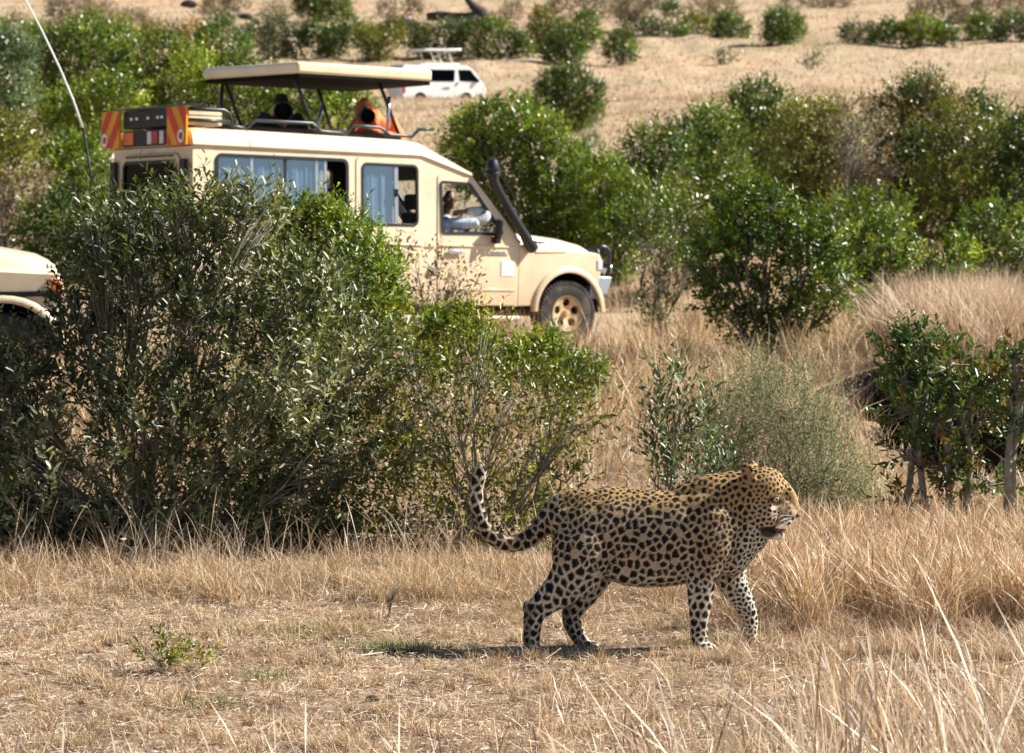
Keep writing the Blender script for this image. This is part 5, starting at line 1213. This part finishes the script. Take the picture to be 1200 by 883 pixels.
        coat = [loft([hip-np.array([0, 0, .03]), hip*.6+sh0*.4, hip*.25+sh0*.75, sh0, sh0+np.array([0, 0, .055])], [.17, .18, .215, .21, .10], [.135, .13, .145, .13, .09], sd, 22, 4, .5)]+fatarms
        cl = [('trousers', T3([limb([hip+sd*s*.09, (hip+sd*s*.09)*.5+np.array([hip[0]+sd[0]*s*.09, hip[1]+sd[1]*s*.09, 1.22])*.5, np.array([hip[0]+sd[0]*s*.09, hip[1]+sd[1]*s*.09, 1.22])], [.105, .08, .065]) for s in (-1, 1)]), trou)]
        if dark:
            cl.append(('jacket', T3(coat), cloth_k))
            hb = [loft([q(-.045, 0, -.03), q(-.02, 0, .05), q(-.015, 0, .105)], [.088, .094, .07], [.092, .118, .08], sd, 20, 4, .5), loft([q(.05, 0, .065), q(.11, 0, .055), q(.15, 0, .045)], [.07, .06, .04], [.008, .007, .006], sd, 16, 3, .4)]
            cl.append(('cap', T3(hb), cloth_k))
        else:
            hood = [loft([q(-.06, 0, -.14), q(-.055, 0, -.04), q(-.035, 0, .05), q(-.02, 0, .105)], [.115, .11, .105, .06], [.11, .105, .12, .08], sd, 20, 4, .6), loft([q(-.06, 0, -.12), sh0+np.array([0, 0, .02])], [.12, .17], [.11, .12], sd, 18, 3, .5)]
            cl.append(('hooded_jacket', T3(coat+hood), cloth_o))
        ex = [('eye', MB().ball(tuple(T3([(q(.080, s*.030, .012)[None], [])])[0][0][0]), .0125, 10, 8), eyew) for s in (-1, 1)]
        person(label, dict(base=vw(hip[0], hip[1], 1.14), shapes=T3(H+[tor, neck]+arms+hs+legs+feet), mat=skin_p), cl, ex)
    shooter(vwi(332, 131, -.42), .115, 'photographer in black cap and dark jacket aiming a long lens from the roof hatch', True, 'long black telephoto camera held by the photographer in black')
    shooter(vwi(431, 136.5, -.42), .092, 'photographer in a bright orange hooded jacket aiming a long lens from the roof hatch', False, 'black telephoto camera held by the photographer in orange', lean_=.15)
def vwi(px, py, y):
    """where the line of sight (px, py) meets the vehicle's lengthwise plane y"""
    Minv = np.linalg.inv(VM); o = (Minv @ np.array([0, 0, CAM_H, 1.]))[:3]; d = (Minv @ np.append(at(px, py, 30)-np.array([0, 0, CAM_H]), 0))[:3]
    return o+d*((y-o[1])/d[1])
build_people()
def build_plants():
    S = shrub
    # ---- near row
    S('olive_shrub', 'huge grey green small leaved bush filling the left side in front of the vehicle rear', 'bush', 16.0,
      [(60,560,70),(30,470,44),(110,430,62),(112,345,46),(118,290,24),(104,258,12),(170,500,72),(180,350,66),(160,290,34),(210,278,42),(265,300,52),(255,255,26),(300,262,24),(260,400,78),(270,520,78),(350,370,58),(350,470,72),(375,560,58),(150,610,48),(60,640,40),(250,610,58),(340,620,44),(420,440,46),(430,530,52),(20,530,50),(0,620,50),(100,650,40),(200,655,36),(290,650,38),(390,640,38),(30,665,34),(-40,540,52),(-60,620,60),(8,440,36),(-25,470,40)],
      GR['olive'], (.060, .0195), .74, True, depth=1.2, trunk_r=.015, bark='bark_grey', shoot=.20, per=10, upb=.9, twigs=7)
    S('bright_shrub', 'bright green bush rising behind the grey green bush under the vehicle side windows', 'bush', 19.6,
      [(345,275,30),(372,268,22),(395,285,34),(425,325,36),(385,335,48),(438,358,26),(330,310,34),(425,390,34),(370,400,40)],
      GR['bright'], (.055, .018), 1.25, True, trunk_r=.02, shoot=.15, per=9, upb=.7)
    S('thin_shrub', 'open twiggy yellow green bush just behind the leopard tail', 'bush', 16.0,
      [(480,500,48),(540,470,46),(600,470,44),(655,470,34),(560,550,48),(500,580,44),(625,530,42),(670,500,26),(480,430,32),(540,620,36),(455,600,38),(610,600,36),(480,640,34),(580,635,34),(640,620,28),(560,410,30),(650,560,26)],
      GR['yellow'], (.046, .017), .30, True, trunk_r=.012, bark='bark_grey', shoot=.20, per=7, upb=.5, twigs=5)
    S('thin_shrub', 'low leafy green bush below the vehicle running board', 'bush', 22,
      [(530,398,24),(505,418,24),(556,415,20),(515,385,16),(545,382,14)], GR['bright'], (.055, .02), 1.3, True, shoot=.13, trunk_r=.015)
    S('thin_shrub', 'dense small green bush below the vehicle front wheel', 'bush', 22.4,
      [(625,425,26),(600,432,20),(650,436,22),(640,412,14),(670,450,22),(690,440,14)], GR['bright'], (.055, .02), 1.25, True, shoot=.13, trunk_r=.015)
    S('withered_shrub', 'withered shrub with sparse brown leaves in front of the vehicle doors', 'shrub', 24,
      [(490,322,22),(512,350,26),(485,372,24),(530,325,16),(545,345,14),(470,345,14),(520,375,20)], GR['brown'], (.055, .022), .34, True, trunk_r=.010, mat='leaf_dry', shoot=.22, per=5, upb=1.0, twigs=5, base=500, back=False)
    S('feathery_shrub', 'feathery silver grey shrub behind the leopard shoulders', 'shrub', 17.2,
      [(870,500,44),(915,490,44),(945,508,36),(900,545,46),(850,530,36),(975,585,26),(945,560,44),(966,552,30),(870,580,36),(930,600,36),(1000,600,30)],
      GR['silver'], (.026, .0062), .5, False, trunk_r=.008, mat='leaf_dry', bark='bark_grey', shoot=.26, per=22, upb=1.3, twigs=5)
    S('feathery_shrub', 'small sage green shrub standing upright above the leopard back', 'shrub', 16.0,
      [(800,455,16),(780,475,14),(790,510,22),(812,540,24),(775,540,18),(835,555,22),(800,570,24),(770,500,12),(822,500,16)],
      GR['sage'], (.055, .017), .55, True, trunk_r=.007, shoot=.2, per=8, upb=1.6, twigs=2)
    S('slender_tree', 'slender tree with lichen grey stems and rusty tipped leaves below the right bank', 'tree', 16.4,
      [(1062,415,22),(1056,445,20),(1082,435,28),(1112,432,24),(1060,478,26),(1098,492,32),(1132,468,28),(1158,448,20),(1095,540,26),(1062,530,14),(1075,400,12),(1150,490,22),(1110,560,18),(1060,585,15),(1120,600,14),(1160,565,16)],
      GR['rust'], (.060, .021), .72, True, depth=.6, stems=[1070,1088,1120,1135], trunk_r=.024, bark='bark_grey', shoot=.13, per=9, twigs=3, parts=('trunk', 'crown'), base=1085)
    S('slender_tree', 'slender grey stemmed tree cut off by the right edge below the bank', 'tree', 16.0,
      [(1192,440,22),(1182,470,18),(1200,500,20),(1218,450,34),(1230,520,34),(1190,420,12)],
      GR['rust'], (.060, .021), .7, True, depth=.6, stems=[1190,1183], trunk_r=.028, bark='bark_grey', shoot=.13, per=9, twigs=2, parts=('trunk', 'crown'), base=1188)
    # ---- middle row
    S('glossy_shrub', 'dark glossy green bush standing alone in the middle right above the silver shrub', 'bush', 29,
      [(862,255,24),(900,250,28),(935,275,26),(850,290,30),(895,300,38),(945,315,34),(980,345,22),(855,345,32),(905,355,34),(945,360,24),(835,320,22),(880,400,22),(960,290,26),(915,400,20)],
      GR['dark'], (.075, .030), .85, True, trunk_r=.03, shoot=.17, per=9, twigs=1)
    S('bright_shrub', 'bright yellow green bush to the right of the dark glossy bush', 'bush', 31,
      [(1010,295,24),(1035,285,24),(1065,318,30),(1100,325,24),(1120,300,18),(1035,330,28),(1000,330,22),(1115,345,20),(1080,345,22)],
      GR['bright'], (.075, .030), 1.0, True, trunk_r=.025, shoot=.17, per=9)
    S('twiggy_shrub', 'thin dark twiggy bush just right of the vehicle bull bar', 'bush', 31,
      [(765,245,26),(790,265,22),(765,290,22),(780,320,14),(765,350,16),(750,275,16),(812,300,18),(775,372,12)],
      GR['dark'], (.06, .023), .45, True, trunk_r=.014, bark='bark_grey', shoot=.2, per=7, twigs=4)
    # ---- behind the vehicle
    S('bright_shrub', 'tall dense green bush directly behind the vehicle hood and snorkel', 'bush', 44,
      [(548,165,28),(575,150,26),(610,150,28),(640,165,26),(590,190,40),(640,205,42),(560,200,30),(610,240,42),(655,250,40),(690,225,32),(680,280,34),(640,290,34)],
      GR['bright'], (.09, .034), 1.25, False, trunk_r=.04, shoot=.22)
    S('bright_shrub', 'rounded green bush behind the bull bar, lower than its taller neighbour', 'bush', 43,
      [(705,210,24),(728,235,24),(738,265,20),(715,260,32),(715,300,26)], GR['bright'], (.09, .034), 1.25, False, trunk_r=.04, shoot=.22)
    S('lone_shrub', 'isolated round dark bush on the tan slope right of the white van', 'bush', None,
      [(652,100,17),(672,97,16),(692,112,15),(640,118,16),(665,122,24),(688,132,16),(650,138,16),(672,148,14)], GR['dark'], (.14, .05), 1.3, False, trunk_r=.05, shoot=.3)
    S('small_shrub', 'tiny grey green bush on the slope below the isolated round bush', 'bush', None, [(690,168,12),(680,175,9)], GR['sage'], (.1, .03), .8, False, trunk_r=.02)
    # ---- long row at the right
    rows = [('first bush of the right hand thicket, beside the bare slope', 49, [(760,175,20),(752,200,20),(785,190,24),(775,225,30),(795,160,12),(760,245,24)], 'dark'),
     ('deep green bush second from the left in the right hand thicket', 50, [(830,150,20),(815,180,28),(845,170,22),(838,210,34),(812,235,30),(850,240,28)], 'bright'),
     ('loose topped tall bush third from the left in the right hand thicket', 52, [(870,125,12),(890,120,18),(915,130,14),(882,150,26),(910,165,28),(880,195,34),(905,225,34),(870,240,22)], 'bright'),
     ('olive bush with bare grey branches showing in the middle of the right hand thicket', 48, [(945,150,24),(975,145,18),(935,185,34),(975,185,28),(955,220,36),(925,240,28),(990,230,28)], 'yellow'),
     ('sparse bush with twisting pale twigs and little foliage in the right hand thicket', 47, [(1002,135,18),(1020,165,22),(1000,190,24),(1010,225,26),(1030,200,22),(990,165,16)], 'twig'),
     ('tallest dark bush of the right hand thicket, right of its pale twiggy bush', 49, [(1060,125,20),(1085,115,20),(1050,150,26),(1090,145,28),(1060,185,34),(1100,185,32),(1040,215,30),(1085,225,32)], 'rust'),
     ('broad olive bush right of the tallest one in the right hand thicket', 47, [(1115,150,20),(1130,180,26),(1115,220,32),(1145,235,28),(1100,255,26),(1135,270,22)], 'yellow'),
     ('dark rounded bush near the right edge of the thicket', 49, [(1145,135,17),(1160,150,20),(1150,175,24),(1180,190,24),(1172,220,26),(1160,250,24)], 'dark'),
     ('bush cut off by the right edge in the thicket', 47, [(1200,165,22),(1205,205,30),(1195,250,30),(1215,290,34),(1180,290,22),(1230,180,30)], 'dark'),
     ('leafy bush filling the foot of the right hand thicket below its twiggy bush', 40, [(975,275,26),(1005,262,26),(1040,262,24),(955,300,18)], 'bright'),
     ('dark leafy bush at the foot of the thicket near the right edge', 38, [(1170,275,26),(1195,300,30),(1160,305,22),(1215,330,30),(1185,335,20)], 'bright'),
     ('dull green bush at the foot of the thicket right of the twiggy vehicle side bush', 42, [(800,255,24),(820,280,20),(785,290,16),(805,300,16)], 'yellow'),
     ('dry reddish bush low in the thicket above the bright bush', 40, [(1145,300,18),(1165,325,20),(1180,300,16),(1150,280,14)], 'twig')]
    for lab, D, cl, pal in rows:
        sparse = pal == 'twig'; cl = [(a, b, c*(1 if sparse else 1.14)) for a, b, c in cl]
        S('thicket_shrub', lab, 'bush', D, cl, GR[pal]*(1 if sparse else .92), (.095, .036), .42 if sparse else 1.02, False, trunk_r=.03 if sparse else .045, shoot=.26, per=8,
          bark='bark_grey', twigs=5 if sparse else 2, group='bushes of the right hand thicket')
    # ---- thicket at the left behind the vehicle
    left = [('grey green bush on the left edge above the second vehicle', 52, [(5,70,24),(12,105,28),(0,135,26),(-20,90,40),(15,60,14)], 'sage'),
     ('dark bush second from the left edge behind the whip aerial', 58, [(70,60,18),(100,50,20),(130,55,18),(80,85,26),(115,85,28),(55,105,22),(95,115,26),(45,80,16)], 'dark'),
     ('deep green tall bush directly left of the raised roof', 56, [(160,70,20),(190,68,22),(215,85,22),(170,100,26),(205,110,26),(150,125,24),(180,130,24),(140,90,20)], 'dark'),
     ('yellow green bush behind the rear lights of the vehicle', 50, [(110,125,22),(135,115,20),(90,150,24),(125,155,24),(60,160,20),(75,130,16)], 'bright'),
     ('bright green bush beside the rear left corner of the vehicle', 43, [(80,185,18),(100,195,22),(115,220,24),(70,205,20),(90,235,26),(120,255,22),(65,235,18)], 'bright'),
     ('sunlit bush seen under the raised roof at its rear', 48, [(235,90,22),(260,110,26),(290,120,28),(320,112,20),(245,140,26),(300,150,30),(275,90,16)], 'bright'),
     ('sunlit bush seen under the raised roof between the two photographers', 47, [(375,125,20),(395,118,20),(412,135,18),(385,150,22),(360,140,14)], 'bright'),
     ('yellowish low bush on the left edge', 44, [(10,165,20),(20,185,18),(5,200,18),(-15,180,24)], 'yellow'),
     ('shaded green bush between the two vehicles', 37, [(55,290,20),(95,285,22),(80,260,22),(115,300,26),(45,270,16),(75,310,24)], 'dark'),
     ('leafless brown bush above the second vehicle hood', 40, [(15,235,22),(35,250,22),(10,265,20),(45,225,16),(-10,250,26)], 'twig')]
    for lab, D, cl, pal in left:
        sparse = pal == 'twig'; cl = [(a, b, c*(1 if sparse else 1.16)) for a, b, c in cl]
        S('thicket_shrub', lab, 'bush', D, cl, GR[pal]*(1 if sparse else .98), (.10, .038), .5 if sparse else 1.15, False, trunk_r=.03, shoot=.26, per=8, twigs=4 if sparse else 1,
          group='bushes of the left hand thicket')
    # ---- hedge line beyond, hill scrub
    far = [('bush at the left edge of the far hedge line', 'dark', 118, [(10,55,14),(35,45,15),(60,50,12),(0,40,12)]),
     ('olive bush in the far hedge left of the raised roof', 'yellow', 124, [(85,40,13),(110,30,12),(140,38,13),(120,48,14)]),
     ('brownish bush in the far hedge above the raised roof rear', 'brown', 128, [(180,40,13),(205,45,14),(228,38,10)]),
     ('tall deep green bush in the far hedge above the raised roof rear corner', 'dark', 130, [(245,48,14),(262,35,11),(275,55,14),(240,65,12)]),
     ('mid green bush in the far hedge above the middle of the raised roof', 'olive', 134, [(300,45,15),(325,38,14),(345,50,14),(320,58,14)]),
     ('green bush in the far hedge above the front half of the raised roof', 'dark', 136, [(370,42,12),(392,46,14),(412,40,12),(385,60,12)]),
     ('dusty bush in the far hedge behind the van rear', 'yellow', 142, [(435,48,14),(458,42,13),(440,62,12)]),
     ('green bush in the far hedge right behind the van lifted roof', 'olive', 150, [(480,42,12),(505,46,14),(528,40,12),(500,60,12),(530,60,11)]),
     ('rounded dark bush at the right end of the far hedge', 'dark', 150, [(555,42,13),(580,38,12),(600,52,14),(570,60,13),(612,60,10)]),
     ('tall clump of two tone bush right of the far hedge', 'yellow', 150, [(635,25,11),(650,40,14),(640,55,13),(628,40,10)]),
     ('broad dark bush in front of the tall far clump', 'dark', 146, [(660,50,14),(672,62,12),(648,65,11),(675,45,9)]),
     ('dark bush standing right of the broad far one', 'dark', 156, [(688,28,11),(685,45,12),(698,45,8)]),
     ('small lone round bush on the slope above the isolated bush', 'dark', 140, [(728,52,13),(733,66,9),(720,64,8)]),
     ('small green bush below the brown scrub at top centre', 'olive', 205, [(758,35,9),(772,38,9)]),
     ('tiny green bush on the upper slope at top centre', 'dark', 215, [(788,15,9),(795,38,8)]),
     ('pale green bush on the upper slope left of the two dark round bushes', 'yellow', 205, [(812,30,10),(828,34,9)]),
     ('left one of two dark round bushes on the upper slope', 'dark', 190, [(852,30,10),(864,38,12),(848,42,8)]),
     ('right and larger one of two round bushes on the upper slope', 'dark', 186, [(912,26,12),(925,32,13),(908,42,12),(922,45,10)]),
     ('first low bush of the short hedge at upper right', 'olive', 190, [(998,42,11),(1015,44,10)]),
     ('second low bush of the short hedge at upper right', 'dark', 190, [(1040,38,11),(1052,44,10),(1030,47,8)]),
     ('third and tallest bush of the short hedge at upper right', 'bright', 188, [(1075,35,12),(1092,38,11),(1080,47,10)]),
     ('last dark bush of the short hedge at upper right', 'dark', 188, [(1110,44,11),(1102,47,8)]),
     ('upright bush left of the upper right corner hedge', 'dark', 196, [(1150,30,11),(1142,40,10),(1160,42,10)]),
     ('bush at the upper right corner', 'olive', 200, [(1185,30,13),(1200,38,13),(1175,42,9),(1215,28,14)]),
     ('dark crown cut off by the top edge left of centre', 'dark', 205, [(358,8,12),(378,14,12),(395,6,12),(370,0,14),(400,18,9)]),
     ('tiny dark shrub in the open field at upper right', 'olive', 160, [(846,70,5),(856,72,4)]),
     ('tiny leafy shrub in the open field below the short hedge', 'olive', 160, [(955,72,5),(948,76,4)])]
    for lab, pal, D, cl in far:
        S('far_shrub', lab, 'bush', None, cl, GR[pal], (.26, .11), 1.9, False, trunk_r=.07, shoot=.6, per=6, group='bushes on the far hillside')
    scrub = [('brown leafless scrub at top left', 215, [(70,14,13),(95,10,14),(115,16,12)]), ('brown leafless scrub left of the dark crown on the top edge', 220, [(250,12,14),(275,8,13),(320,15,12)]),
     ('grey scrub behind the dead log', 240, [(480,10,12),(455,14,10)]), ('brown scrub on the top edge right of the dead log', 215, [(660,8,14),(690,5,14),(720,12,14)]),
     ('broad brown scrub at top centre', 214, [(740,12,16),(770,6,14),(745,28,12),(820,8,16),(850,12,12)]), ('dark scrub cut off by the top edge right of centre', 225, [(930,0,12),(960,2,12),(985,0,12)]),
     ('brown leafless scrub behind the short hedge', 214, [(1085,16,14),(1120,18,15),(1105,8,14)]), ('brown scrub on the top edge in the upper right corner', 220, [(1160,8,16),(1190,10,16),(1140,18,12)]),
     ('brown scrub between hedge and dead log', 190, [(560,20,8),(600,15,10),(585,24,9)]), ('dry brown scrub under the left hedge line', 100, [(20,28,10),(160,25,10),(140,22,9)])]
    for lab, D, cl in scrub:
        S('dry_scrub', lab, 'scrub', None, cl, GR['twig'], (.26, .10), 1.0, False, trunk_r=.06, shoot=.7, per=6, mat='leaf_dry', twigs=3, group='leafless scrub on the hilltop')
    # small foreground plant
    S('weed', 'small wilted weed with a few broad green leaves in the left foreground', 'weed', 12.35, [(205,780,22),(186,776,18),(226,778,17),(172,762,8),(200,765,12)], GR['yellow'], (.036, .013), .42, True, trunk_r=.003, shoot=.10, per=6, upb=.8, twigs=5, back=False)
    S('weed', 'tiny bare twig sprouting in the straw left of the leopard', 'weed', 13.6, [(465,690,6),(455,700,5)], GR['twig'], (.012, .004), .3, False, trunk_r=.003, shoot=.06, per=5, twigs=6, back=False, base=450)
    # dead log on the hill
    e = empty('dead_log', at(535, 22, 200)); tag(e, 'charred fallen log with upturned bare limbs lying on the hilltop', 'log')
    def P(*a): return [at(x, y, 200)-np.array(e.location) for x, y in a]
    MB().tube(P((500,20),(515,19),(530,22),(548,24),(566,22)), [.25,.35,.4,.5,.55], 8).build('trunk', M['bark_dark'], e, smooth=True)
    MB().tube(P((566,24),(563,14),(555,8),(548,0),(545,-6)), [.6,.4,.28,.2,.12], 8).build('branch', M['bark_dark'], e, smooth=True)
    MB().tube(P((450,30),(470,27),(492,31)), [.3,.38,.25], 8).build('branch', M['bark_dark'], e, smooth=True)
    # boulders high on the slope
    for lab, px, py, r, D in (('dark flat boulder on the upper left slope', 288, 20, 9, 210), ('dark boulder near the top edge left of centre', 222, 5, 10, 225)):
        c = at(px, py, D); rr = r*D/FPX; mb = MB().ball(c, (rr, rr*.8, rr*.45), 14, 9); mb.v = [tuple(np.array(v)+noise.noise_vector(Vector(v)*1.3)*rr*.22) for v in mb.v]
        tag(mb.build('boulder', M['bark_dark'], smooth=True), lab, 'boulder')
    # dung and clods in the foreground
    spots = [(125,758,5),(425,742,4),(435,822,7),(455,820,5),(495,833,4),(930,758,5),(780,800,4)]
    md = plain('dung', (.05, .032, .022), .95, vary=.4, scale=40, bump=.8, bscale=90)
    where = ['small dark clod in the straw at the far left below the bushes', 'small dark clod left of the leopard, near the green sprigs', None, 'small black clod just right of the largest dung clod', 'dark clod furthest right beside the largest dung clod', 'small dark clod in the straw right of the leopard forefeet', 'tiny clod in the straw below the leopard chest']
    for i, (px, py, r) in enumerate(spots):
        D = CAM_H/math.tan(TILT+math.atan((py-CY)/FPX)); x = (px-CX)/FPX*D*1.004; z = float(ground(x, D)); s = r/273*.9
        mb = MB().ball((x, D, z+s*.35), (s*1.2, s, s*.7), 10, 7); mb.v = [tuple(np.array(v)+noise.noise_vector(Vector(v)*60)*s*.35) for v in mb.v]
        big = r >= 7
        tag(mb.build('clod', md, smooth=True), 'largest dark brown dung clod lying in the straw below the leopard tail' if big else where[i], 'clod', 'dark clods in the straw')
build_plants()
